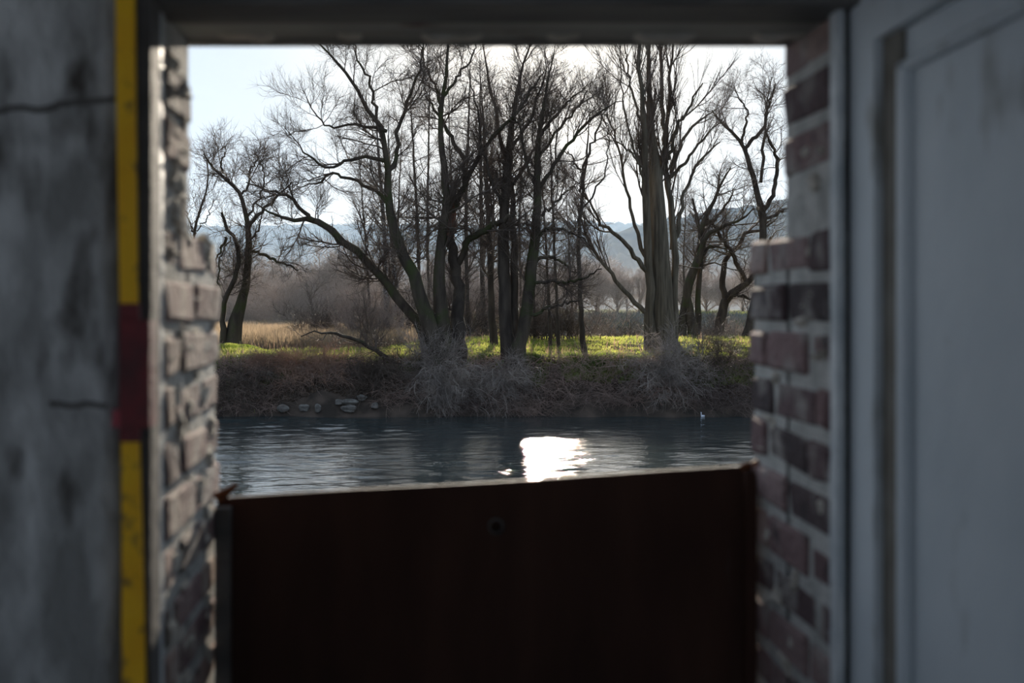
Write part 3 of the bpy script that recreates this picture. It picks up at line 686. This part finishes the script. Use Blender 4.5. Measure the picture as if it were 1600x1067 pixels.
# crooked willows right of the poplar
tree('crooked_tree', 'crooked tree with crossing leaning stems just right of the poplar', 
     [(1062, 535, 16), (1068, 490, 14), (1081, 435, 12), (1094, 385, 10), (1098, 350, 8), (1112, 322, 6), (1126, 288, 4), (1142, 262, 2)],
     [([(1090, 540, 17), (1078, 495, 15), (1074, 462, 13), (1086, 418, 11), (1096, 388, 9), (1108, 364, 7), (1128, 354, 6), (1152, 345, 4), (1178, 325, 2)], -1.5),
      ([(1092, 530, 10), (1090, 470, 9), (1093, 420, 8), (1098, 390, 7), (1090, 350, 5), (1082, 310, 3)], 1.5),
      ([(1098, 352, 7), (1118, 340, 5), (1140, 310, 3), (1150, 290, 1)], 1.5),
      ([(1086, 420, 5), (1110, 385, 5), (1130, 388, 3), (1150, 400, 1)], 1.0)],
     84.0, L4(55, 550, 4000, l1=(1.6, 4.4), t0=0.35, up=0.04, rm=0.006), bark='mossy_bark')
tree('crooked_tree', 'crooked tree leaning right beside the brick pier, its trunk forked low down', 
     [(1115, 540, 20), (1126, 498, 16), (1138, 464, 13), (1155, 450, 11), (1172, 437, 9), (1190, 410, 7), (1205, 370, 4)],
     [([(1134, 470, 10), (1130, 425, 9), (1136, 405, 8), (1153, 386, 7), (1166, 363, 6), (1190, 360, 4), (1215, 340, 2)], 1.2),
      ([(1166, 440, 7), (1152, 412, 7), (1137, 383, 6), (1120, 358, 5), (1103, 340, 3)], -1.2),
      ([(1140, 462, 4), (1160, 462, 4), (1180, 470, 2)], -1.0)],
     86.0, L4(40, 400, 3000, l1=(1.4, 4.2), t0=0.35, up=0.04, rm=0.006))
tree('forked_tree', 'tall crooked forked tree against the sky at the right edge of the opening', 
     [(1166, 540, 18), (1176, 490, 15), (1188, 430, 13), (1192, 370, 12), (1191, 335, 11), (1182, 300, 9), (1172, 258, 8), (1162, 230, 6), (1148, 210, 5), (1128, 192, 4), (1112, 172, 2)],
     [([(1163, 232, 6), (1180, 215, 6), (1193, 200, 5), (1198, 175, 4), (1212, 130, 2)], 1.5),
      ([(1160, 225, 4), (1163, 200, 4), (1168, 178, 3), (1155, 155, 2), (1146, 132, 1)], -1.0),
      ([(1191, 335, 8), (1204, 312, 7), (1213, 270, 6), (1212, 240, 5), (1196, 205, 3)], -1.2),
      ([(1189, 285, 5), (1192, 250, 5), (1195, 205, 4), (1200, 150, 2), (1206, 120, 1)], 1.2),
      ([(1192, 345, 5), (1212, 335, 5), (1240, 320, 2)], 1.0)],
     82.0, L4(70, 560, 4200, l1=(1.2, 3.2), t0=0.45, up=0.06, rm=0.006, wig=0.22))
# left tree
tree('hollow_willow', 'old split willow with mossy trunk at the left edge beside the bright green mound', 
     [(361, 548, 30), (366, 515, 25), (375, 480, 18), (384, 445, 13), (388, 400, 11), (388, 360, 9), (381, 325, 7), (373, 298, 6), (358, 284, 5), (335, 265, 4), (318, 240, 2)],
     [([(351, 548, 12), (348, 500, 9), (352, 465, 8), (370, 425, 8), (375, 400, 8), (364, 368, 6), (350, 350, 5), (346, 332, 4)], -1.2),
      ([(386, 365, 6), (395, 345, 6), (415, 325, 5), (435, 305, 4), (455, 285, 2)], -1.5),
      ([(375, 305, 4), (388, 290, 4), (392, 265, 3), (405, 245, 1.5)], 1.0),
      ([(388, 392, 5), (412, 398, 5), (440, 410, 4), (466, 422, 2)], 0.5),
      ([(352, 470, 4), (342, 440, 3), (345, 400, 2.5), (360, 370, 2)], 1.0),
      ([(386, 340, 4), (408, 300, 3), (412, 270, 2), (400, 240, 1)], 1.4),
      ([(388, 380, 3), (403, 360, 3), (408, 335, 2), (409, 310, 1)], -1.0),
      ([(352, 370, 5), (340, 400, 3), (332, 440, 2)], 0.8),
      ([(358, 284, 3), (345, 258, 3), (352, 238, 1.5)], -0.8)],
     66.0, L4(90, 1100, 7000, l1=(0.9, 2.4), t0=0.3, up=0.06, rm=0.0052, wig=0.22), bark='mossy_bark')
tree('slender_tree', 'thin leafless tree poking up behind the broken top of the left brick pier', 
     [(296, 548, 6), (298, 460, 5), (303, 375, 4.5), (310, 335, 4), (322, 300, 3), (325, 262, 2), (318, 235, 1)],
     [([(304, 372, 3), (296, 345, 2.5), (285, 320, 2)], 0.6), ([(305, 360, 2), (320, 345, 2), (334, 310, 1)], -0.6)], 70.0, L4(30, 200, 900, l1=(0.8, 1.8), t0=0.35, rm=0.0052))

# slim trees standing in the meadow behind: (px, base py, mid px, top px, top py, width, bark, label)
slim = [
 (605, 526, 600, 585, 150, 8, 'birch_bark', 'slim pale-barked birch, left one of the pair seen under the willow limb'),
 (628, 526, 612, 606, 190, 9, 'birch_bark', 'slim birch leaning left, right one of the pair seen under the willow limb'),
 (660, 524, 652, 640, 130, 6, 'bark', None), (672, 520, 668, 672, 110, 5, 'bark', None),
 (732, 530, 728, 735, 100, 7, 'bark', None), (757, 528, 752, 750, 95, 8, 'bark', None),
 (772, 546, 764, 752, 130, 11, 'bark', 'dark upright tree standing on the grass between the willow and the twin stems'),
 (580, 518, 572, 560, 230, 4, 'bark', None), (765, 520, 772, 765, 160, 4, 'bark', None),
 (835, 540, 834, 836, 230, 5, 'bark', 'thin straight sapling directly behind the leaning tree'),
 (861, 546, 855, 845, 250, 5, 'bark', None), (874, 548, 866, 858, 170, 5, 'bark', 'thin straight tree right of the leaning tree, left of the lone one'),
 (913, 553, 904, 922, 175, 8, 'bark', 'lone thin tree with open forked crown in the gap left of the poplar'),
 (815, 520, 812, 820, 120, 4, 'bark', None), (700, 518, 705, 700, 110, 4, 'bark', None), (895, 520, 890, 882, 260, 3, 'bark', None), (600, 514, 620, 628, 200, 4, 'bark', None), (745, 515, 760, 775, 170, 4, 'bark', None), (1075, 520, 1068, 1072, 300, 4, 'bark', None)]
ORD = ['leftmost', 'second from the left', 'third from the left', 'fourth from the left', 'fifth from the left', 'sixth from the left', 'seventh from the left', 'eighth from the left', 'ninth from the left', 'tenth from the left', 'eleventh from the left', 'twelfth from the left', 'rightmost']
plain = sorted(q_[0] for q_ in slim if q_[7] is None)
for k, (bx, by, mxp, tx, ty, w_, bk, lab) in enumerate(slim):
    Yt = min(2.3*F/(by-VY), 118)
    tr = [(bx, by+2, w_*1.3), ((bx*0.6+mxp*0.4), by-50, w_), (mxp, (by*0.55+ty*0.45), w_*0.8), ((mxp*0.45+tx*0.55), by*0.25+ty*0.75, w_*0.5), (tx, ty, 1)]
    H_ = (by-ty)/F*Yt
    limbs = []
    if bx == 913:
        limbs = [([(905, 300, 4), (915, 250, 4), (935, 200, 3), (944, 168, 2), (940, 130, 1)], 1.0), ([(907, 270, 3), (890, 240, 2), (875, 235, 1)], -1.0), ([(904, 330, 3), (930, 300, 3), (950, 250, 2), (945, 180, 1)], -1.0)]
    sc_ = Yt/70
    tree('slim_tree', lab or 'thin dark tree, %s of the crowded background stems by its foot' % ORD[min(plain.index(bx), 12)], tr, limbs, Yt,
         [dict(n=34, length=(0.08*H_, 0.22*H_), ang=(35, 80), t0=0.22, P_=7, wig=0.12, up=0.08, k=4, rmin=0.012*sc_), dict(n=300, length=(0.7*sc_, 1.5*sc_), ang=(25, 60), t0=0.1, P_=5, wig=0.16, up=0.05, k=3, rmin=0.008*sc_), dict(n=1800, length=(0.3*sc_, 0.7*sc_), ang=(20, 55), t0=0.05, P_=4, wig=0.16, up=0.04, k=3, rmin=0.005*sc_)],
         group=None if lab else 'crowded thin stems behind the willow', bark=bk, root_flare=False, drift=random.uniform(-1, 1))

# ------------------------------------------------------------------ shrubs
def shrub(name, label, cx, cy, n, h, spread, mt, ntw=1500, droop=-0.10, cat='shrub', group=None, lean=(0, 0), rm=0.005, r0=0.016, zoff=0.0, sub=(0.25, 0.7), ang=(0, 60), link=True):
    g = float(gz(cx, cy))+zoff
    a = rng.uniform(0, 2*np.pi, n); tl = np.radians(rng.uniform(ang[0], ang[1], n))
    d = np.stack([np.sin(tl)*np.cos(a)+lean[0], np.sin(tl)*np.sin(a)+lean[1], np.cos(tl)], -1); d /= np.linalg.norm(d, axis=1, keepdims=True)
    p = np.empty((n, 9, 3)); bx = rng.normal(size=n)*spread*0.3; by_ = rng.normal(size=n)*spread*0.18
    p[:, 0] = np.stack([cx+bx, cy+by_, gz(cx+bx, cy+by_)-0.05+zoff], -1)
    ln = rng.uniform(0.5, 1.1, n)*h
    for q_ in range(1, 9):
        d = d+rng.normal(size=(n, 3))*0.10+np.array([0, 0, droop]); d /= np.linalg.norm(d, axis=1, keepdims=True); p[:, q_] = p[:, q_-1]+d*(ln/8)[:, None]
    r = r0*rng.uniform(0.5, 1.2, n)[:, None]*np.linspace(1, 0.35, 9)[None]
    root = empty(name, (cx, cy, g), label, cat, group)
    v, f = tubes(p, r, 4); o = mesh_obj('stems', v, f, mt, root, True); o['kind'] = 'stuff'
    b1_, r1_ = grow(p, r, ntw//4, (h*0.2, h*0.45), ang=(20, 60), t0=0.15, P_=6, wig=0.15, up=droop*0.5, rmin=rm*1.3)
    b2_, r2_ = grow(b1_, r1_, ntw, sub, ang=(20, 60), t0=0.05, P_=4, wig=0.18, up=0.0, rmin=rm)
    v, f = join_tubes([tubes(b1_, r1_, 3), tubes(b2_, r2_, 3)]); o = mesh_obj('twigs', v, f, mt, root, True); o['kind'] = 'stuff'
    return root
def SX_(px, Y): return (px-VX)/F*Y
shrub('riverside_shrub', 'red-brown dead shrub on the bank slope below the left meadow', SX_(450, 56.9), 56.9, 60, 1.5, 1.4, M['red_twig'], 2200, -0.12)
shrub('riverside_shrub', 'low red-brown dead shrub halfway between the left pier and the arching bush', SX_(510, 56.7), 56.7, 50, 1.3, 1.5, M['red_twig'], 1600, -0.14)
shrub('riverside_shrub', 'small red-brown shrub nearest the left brick pier on the slope', SX_(402, 57.2), 57.2, 30, 0.9, 0.8, M['red_twig'], 900, -0.12)
shrub('riverside_shrub', 'grey tangle of pale shoots trailing into the water below the big willow', SX_(700, 56.6), 56.6, 150, 2.2, 2.2, M['pale_twig'], 4000, -0.22, lean=(0, -0.7), r0=0.02, ang=(10, 80))
shrub('riverside_shrub', 'grey twiggy shoots hanging low over the water under the twin stems', SX_(790, 56.7), 56.7, 80, 1.9, 1.5, M['pale_twig'], 2500, -0.20, lean=(0.1, -0.6), r0=0.018, ang=(10, 80))
shrub('riverside_shrub', 'pale bushy shrub fanning out over the bank below the poplar', SX_(1040, 56.6), 56.6, 110, 2.3, 1.8, M['pale_twig'], 4000, -0.12, lean=(0, -0.5), r0=0.018, ang=(5, 80))
shrub('riverside_shrub', 'tall thin-stemmed shrub on the slope beside the right brick pier', SX_(1125, 57.2), 57.2, 60, 2.2, 1.8, M['twig'], 2600, -0.06, ang=(5, 60))
shrub('riverside_shrub', 'fine pale shoots sprouting round the foot of the big willow', SX_(680, 57.2), 57.0, 90, 2.4, 1.3, M['pale_twig'], 2500, -0.02, r0=0.014, ang=(0, 50))
shrub('riverside_shrub', 'dark arching bush over the stones left of the willow', SX_(600, 56.6), 56.6, 80, 1.9, 1.8, M['twig'], 2600, -0.14, lean=(-0.1, -0.4), ang=(5, 75))
shrub('riverside_shrub', 'low dark bush drooping over the water at the far left of the bank', SX_(380, 56.2), 56.2, 60, 1.6, 1.8, M['twig'], 2000, -0.16, lean=(0, -0.4), ang=(10, 80))
# tangled brambles covering the slope: nobody could count them
n = 5200
bx = rng.uniform(-12, 18, n); by_ = 55.3+rng.random(n)**1.3*2.7
k_ = ~((bx > -6.8) & (bx < -2.2) & (by_ < 56.0)); bx, by_ = bx[k_], by_[k_]; n = len(bx)
a = rng.uniform(0, 2*np.pi, n); d = np.stack([np.cos(a)*0.8, np.sin(a)*0.5-0.25, rng.uniform(0.3, 1.4, n)], -1); d /= np.linalg.norm(d, axis=1, keepdims=True)
p = np.empty((n, 8, 3)); p[:, 0] = np.stack([bx, by_, gz(bx, by_)-0.03], -1); ln = rng.uniform(0.5, 1.5, n)
for q_ in range(1, 8):
    d = d+rng.normal(size=(n, 3))*0.12+np.array([0, 0, -0.20]); d /= np.linalg.norm(d, axis=1, keepdims=True); p[:, q_] = p[:, q_-1]+d*(ln/7)[:, None]
r = 0.010*rng.uniform(0.5, 1.2, n)[:, None]*np.linspace(1, 0.4, 8)[None]
b1_, r1_ = grow(p, r, 20000, (0.2, 0.6), ang=(20, 70), t0=0.1, P_=4, wig=0.2, up=-0.03, rmin=0.0045)
v, f = join_tubes([tubes(p, r, 3), tubes(b1_, r1_, 3)])
props(mesh_obj('brambles', v, f, M['bramble'], None, True), 'dark tangle of leafless brambles covering the river bank slope', 'brambles', kind='stuff')

# understorey thickets behind the first trees
for k, (px, Y, h, lab) in enumerate([(575, 84, 4.2, 'bare thicket left of the birch pair in the meadow'), (640, 92, 4.8, 'tangled bare thicket seen behind the right-hand birch'), (705, 88, 4.6, 'dense dark thicket right behind the big willow trunk'), (755, 96, 5.0, 'bare thicket between the willow and the twin stems'), (830, 94, 4.8, 'bare thicket behind the leaning tree'), (870, 76, 2.6, 'low bare bush at the grass edge right of the leaning tree'), (935, 100, 5.0, 'airy bare bush in the gap left of the poplar'), (980, 92, 3.4, 'low brown bush against the left side of the poplar'), (1110, 104, 4.5, 'brown thicket behind the crooked trees'), (1160, 98, 4.0, 'brown bush beside the right brick pier at the meadow edge'), (500, 96, 2.6, 'brown bush on the straw meadow left of the willow limb')]):
    shrub('thicket', lab, SX_(px, Y), Y, 80, h, 3.0, M['twig'] if k % 3 else M['brown_twig'], 2800, 0.0, rm=0.007, r0=0.03, sub=(0.4, 1.0), ang=(0, 70), cat='thicket')

for px, Y, h, lab in [(345, 152, 6.0, 'brown thicket at the back of the straw meadow, behind the left willow'), (400, 160, 6.5, 'rounded brown thicket at the back of the straw meadow just right of the left willow'), (455, 150, 6.5, 'large brown thicket in the middle of the back edge of the straw meadow'), (515, 156, 6.5, 'brown thicket at the back of the straw meadow, under the long willow limb'), (565, 150, 6.0, 'brown thicket at the back of the straw meadow behind the birches')]:
    shrub('thicket', lab, SX_(px, Y), Y, 130, h, 5.0, M['brown_twig'], 4200, 0.0, rm=0.010, r0=0.04, sub=(0.5, 1.3), ang=(0, 75), cat='thicket')
# woodland beyond the meadow: a few kinds, copied
def wood_tree_mesh(H, seed):
    n = 14; a = rng.uniform(0, 2*np.pi, n); tl = np.radians(rng.uniform(5, 45, n))
    d = np.stack([np.sin(tl)*np.cos(a), np.sin(tl)*np.sin(a), np.cos(tl)], -1)
    p = np.empty((n, 9, 3)); z0 = rng.uniform(0, H*0.35, n); p[:, 0] = np.stack([0*z0, 0*z0, z0], -1); ln = (H-z0)*rng.uniform(0.6, 0.95, n)
    for q_ in range(1, 9):
        d = d+rng.normal(size=(n, 3))*0.13+np.array([0, 0, 0.02]); d /= np.linalg.norm(d, axis=1, keepdims=True); p[:, q_] = p[:, q_-1]+d*(ln/8)[:, None]
    r = 0.09*np.linspace(1, 0.2, 9)[None]*np.ones((n, 1))
    b1_, r1_ = grow(p, r, 160, (1.2, 2.6), ang=(25, 60), t0=0.15, P_=5, wig=0.15, up=0.03, rmin=0.022)
    b2_, r2_ = grow(b1_, r1_, 1500, (0.6, 1.5), ang=(20, 60), t0=0.1, P_=4, wig=0.15, up=0.03, rmin=0.012)
    b3_, r3_ = grow(b2_, r2_, 5000, (0.4, 1.0), ang=(20, 60), t0=0.1, P_=3, wig=0.15, up=0.03, rmin=0.008)
    tp = np.array([[[0, 0, -0.4], [0.05, 0, H*0.15], [0, 0.1, H*0.3], [0.1, 0.05, H*0.5]]]); trr = np.array([[0.22, 0.17, 0.13, 0.08]])*H/9
    return tubes(tp, trr, 8), join_tubes([tubes(p, r, 4), tubes(b1_, r1_, 3), tubes(b2_, r2_, 3), tubes(b3_, r3_, 3)])
kinds = []
for H in (8.0, 9.5, 7.0):
    (tv, tf), (cv, cf) = wood_tree_mesh(H, 0)
    kinds.append((tv, tf, cv, cf))
protos = []
WLAB = {0: 'bare brown woodland tree beyond the straw meadow on the left', 1: 'bare brown woodland tree far behind the crowded middle stems', 2: 'bare grey-brown woodland tree beyond the side channel on the right'}
rows = []
for px in range(140, 1230, 33):
    rows.append((px+random.uniform(-10, 10), random.uniform(165, 190), random.uniform(0.85, 1.25)*(1.2 if px < 560 else (1.0 if px < 860 else 0.8))))
for px in range(130, 1240, 40):
    rows.append((px+random.uniform(-12, 12), random.uniform(225, 290), random.uniform(0.9, 1.35)))
for px, Y, s_ in rows:
    zone = 0 if px < 560 else (1 if px < 860 else 2)
    ki = random.randrange(3); x = SX_(px, Y)
    if len([1 for q_ in protos if q_[0] == ki]) == 0:
        tv, tf, cv, cf = kinds[ki]
        root = empty('woodland_tree', (0, 0, 0), WLAB[zone], 'tree')
        t_ = mesh_obj('trunk', tv, tf, M['bark'], root, True); c_ = mesh_obj('twigs', cv, cf, M['brown_twig'], root, True); c_['kind'] = 'stuff'
        protos.append((ki, root, [t_, c_]))
    else:
        src = [q_ for q_ in protos if q_[0] == ki][0]
        root = src[1].copy(); COL.objects.link(root)
        for c in src[2]:
            cc = c.copy(); COL.objects.link(cc); cc.parent = root
    root['label'] = WLAB[zone]; root['group'] = ('woodland beyond the left meadow', 'woodland behind the middle stems', 'woodland beyond the side channel')[zone]
    root.location = (x, Y, float(gz(x, Y))-0.1); root.rotation_euler = (0, 0, random.uniform(0, 6.28)); root.scale = (s_*1.15, s_*1.15, s_)

# ------------------------------------------------------------------ grass, weeds, stones
def blades(x, y, h, wd, lean=0.35, zo=0.0):
    n = len(x); z = gz(x, y)-0.02+zo; a = rng.uniform(0, 2*np.pi, n); la = rng.uniform(0, 2*np.pi, n); le = rng.uniform(0.1, 1, n)*lean*h
    dx, dy = np.cos(a)*wd/2, np.sin(a)*wd/2
    v = np.empty((n, 5, 3))
    v[:, 0] = np.stack([x-dx, y-dy, z], -1); v[:, 1] = np.stack([x+dx, y+dy, z], -1)
    mx_ = x+np.cos(la)*le*0.35; my_ = y+np.sin(la)*le*0.35
    v[:, 2] = np.stack([mx_+dx*0.8, my_+dy*0.8, z+h*0.6], -1); v[:, 3] = np.stack([mx_-dx*0.8, my_-dy*0.8, z+h*0.6], -1)
    v[:, 4] = np.stack([x+np.cos(la)*le, y+np.sin(la)*le, z+h], -1)
    b = np.arange(n)*5
    f = np.concatenate([np.stack([b, b+1, b+2], -1), np.stack([b, b+2, b+3], -1), np.stack([b+3, b+2, b+4], -1)])
    return v.reshape(-1, 3), f
def clump(x, y): return 0.5+0.5*np.sin(x*1.3+np.sin(y*0.9)*2)*np.sin(y*1.1+np.sin(x*0.7)*2)
n = 110000
Y = 57.3+rng.random(n)**1.3*30; X = rng.uniform(-0.24, 0.33, n)*Y*1.05
keep = ~((X < -2.5) & (Y > 72)) & ~((X > 7) & (Y > 88))
X, Y = X[keep], Y[keep]; h = 0.06+0.26*clump(X, Y)*rng.random(len(X))
v, f = blades(X, Y, h, rng.uniform(0.02, 0.05, len(X)), 0.6)
props(mesh_obj('grass', v, f, M['grass'], None), 'sunlit yellow-green grass along the top of the far bank', 'grass', kind='stuff')
n = 9000
Y = 57.4+rng.random(n)**1.4*22; X = rng.uniform(-0.20, 0.31, n)*Y
k_ = clump(X*1.9+3, Y*1.6) > 0.72; X, Y = X[k_], Y[k_]
v, f = blades(X, Y, 0.2+0.4*rng.random(len(X)), rng.uniform(0.015, 0.035, len(X)), 0.5)
props(mesh_obj('dry_weeds', v, f, M['red_twig'], None), 'scattered dry reddish weed stalks sticking out of the bank-top grass', 'weeds', kind='stuff')
n = 26000
X = rng.normal(size=n)*1.5-9.8; Y = 62.5+rng.normal(size=n)*1.8
v, f = blades(X, Y, 0.08+0.18*rng.random(n), rng.uniform(0.03, 0.06, n), 0.6)
props(mesh_obj('mound_grass', v, f, M['grass'], None), 'bright green grassy mound beside the foot of the left willow', 'grass', kind='stuff')
n = 60000
X = rng.uniform(-0.22, 0.3, n)*62; Y = 56.3+rng.random(n)*2.6
keep = clump(X*1.7, Y*1.9)+0.35*(X > 6)+0.25*sstep(57.2, 58.4, Y) > 0.62
X, Y = X[keep], Y[keep]
v, f = blades(X, Y, 0.05+0.28*rng.random(len(X)), rng.uniform(0.03, 0.08, len(X)), 0.8)
props(mesh_obj('weeds', v, f, M['weed'], None), 'patchy low green weeds on the upper part of the bank slope', 'weeds', kind='stuff')
n = 70000
Y = rng.uniform(74, 150, n); X = rng.uniform(-0.24, -0.01, n)*Y
v, f = blades(X, Y, 0.35+0.75*rng.random(n), rng.uniform(0.03, 0.06, n), 0.35)
props(mesh_obj('straw_grass', v, f, M['straw'], None), 'tall dry straw-coloured grass in the meadow behind the left trees', 'grass', kind='stuff')
n = 30000
Y = rng.uniform(132, 152, n); X = rng.uniform(0.08, 0.34, n)*Y
v, f = blades(X, Y, 0.15+0.5*rng.random(n)**2, rng.uniform(0.05, 0.09, n), 0.7)
props(mesh_obj('embankment_scrub', v, f, M['scrub'], None), 'dull low scrub on the embankment beyond the side channel, right', 'scrub', kind='stuff')
n = 14000
Y = rng.uniform(150, 160, n); X = rng.uniform(0.17, 0.34, n)*Y
v, f = blades(X, Y, 0.15+0.3*rng.random(n), rng.uniform(0.06, 0.10, n), 0.7)
props(mesh_obj('embankment_grass', v, f, M['grass'], None), 'narrow bright green grass strip on the far embankment top, right', 'grass', kind='stuff')
n = 40000
X = rng.uniform(-0.22, 0.3, n)*60; Y = 55.7+rng.random(n)*2.4
v, f = blades(X, Y, 0.03+0.07*rng.random(n), rng.uniform(0.04, 0.09, n), 2.0)
props(mesh_obj('leaf_litter', v, f, M['litter'], None), 'fallen dead leaves scattered over the dark bank slope', 'leaves', kind='stuff')

def stone(px, py_, wpx, hpx, lab):
    yy_ = np.arange(54.4, 58, 0.02); hit = (EYE+(VY-py_-hpx*0.25)/F*yy_) <= gz((px-VX)/F*yy_, yy_)
    Yd = float(yy_[int(hit.argmax())])-0.12
    c = np.array(P(px, py_, Yd))
    rx = wpx/1.7/F*Yd; rz = hpx/1.5/F*Yd
    nu, nv = 12, 8; V = []; ph = rng.uniform(0, 6.3, 6)
    for j in range(nv+1):
        t = math.pi*j/nv
        for i in range(nu):
            s = 2*math.pi*i/nu; u = np.array([math.sin(t)*math.cos(s), math.sin(t)*math.sin(s), math.cos(t)])
            k_ = 1+0.14*math.sin(3*u[0]+ph[0])+0.12*math.sin(4*u[1]+ph[1])+0.10*math.sin(5*u[2]+ph[2])+rng.uniform(-0.05, 0.05)
            V.append((c[0]+u[0]*rx*k_, c[1]+u[1]*rx*0.8*k_, c[2]+u[2]*rz*k_))
    Fc = [(j*nu+i, j*nu+(i+1) % nu, (j+1)*nu+(i+1) % nu, (j+1)*nu+i) for j in range(nv) for i in range(nu)]
    o = mesh_obj('stone', V, Fc, M['stone'], None, False)
    return props(centered(o), lab, 'stone')
for args in [(544, 638, 20, 9, 'flat pale stone at the waterline, largest of the bank stones'), (545, 628, 22, 8, 'grey stone resting just above the flat pale stone'), (566, 621, 14, 7, 'small grey stone up the slope right of the others in the pile'), (530, 629, 12, 7, 'small stone at the left side of the middle stone pile'), (497, 638, 10, 10, 'single rounded stone left of the middle stone pile'), (475, 637, 12, 9, 'pale stone second from the left along the waterline'), (443, 638, 15, 11, 'dark stone at the left end of the row by the water'), (585, 634, 11, 8, 'lone stone under the arching bush right of the pile')]:
    stone(*args)
# white scrap by the water
q = MB(); c = P(1098, 638, 55.0)
q.rbox(c[0]-0.09, c[0]+0.09, c[1], c[1]+0.10, WZ-0.02, WZ+0.07, 0.02, 0.015); q.rbox(c[0]-0.09, c[0]-0.04, c[1], c[1]+0.06, WZ+0.05, WZ+0.20, 0.012, 0.015)
props(centered(q.build('scrap', M['white_scrap'])), 'small white scrap caught at the waterline under the right bushes', 'scrap')
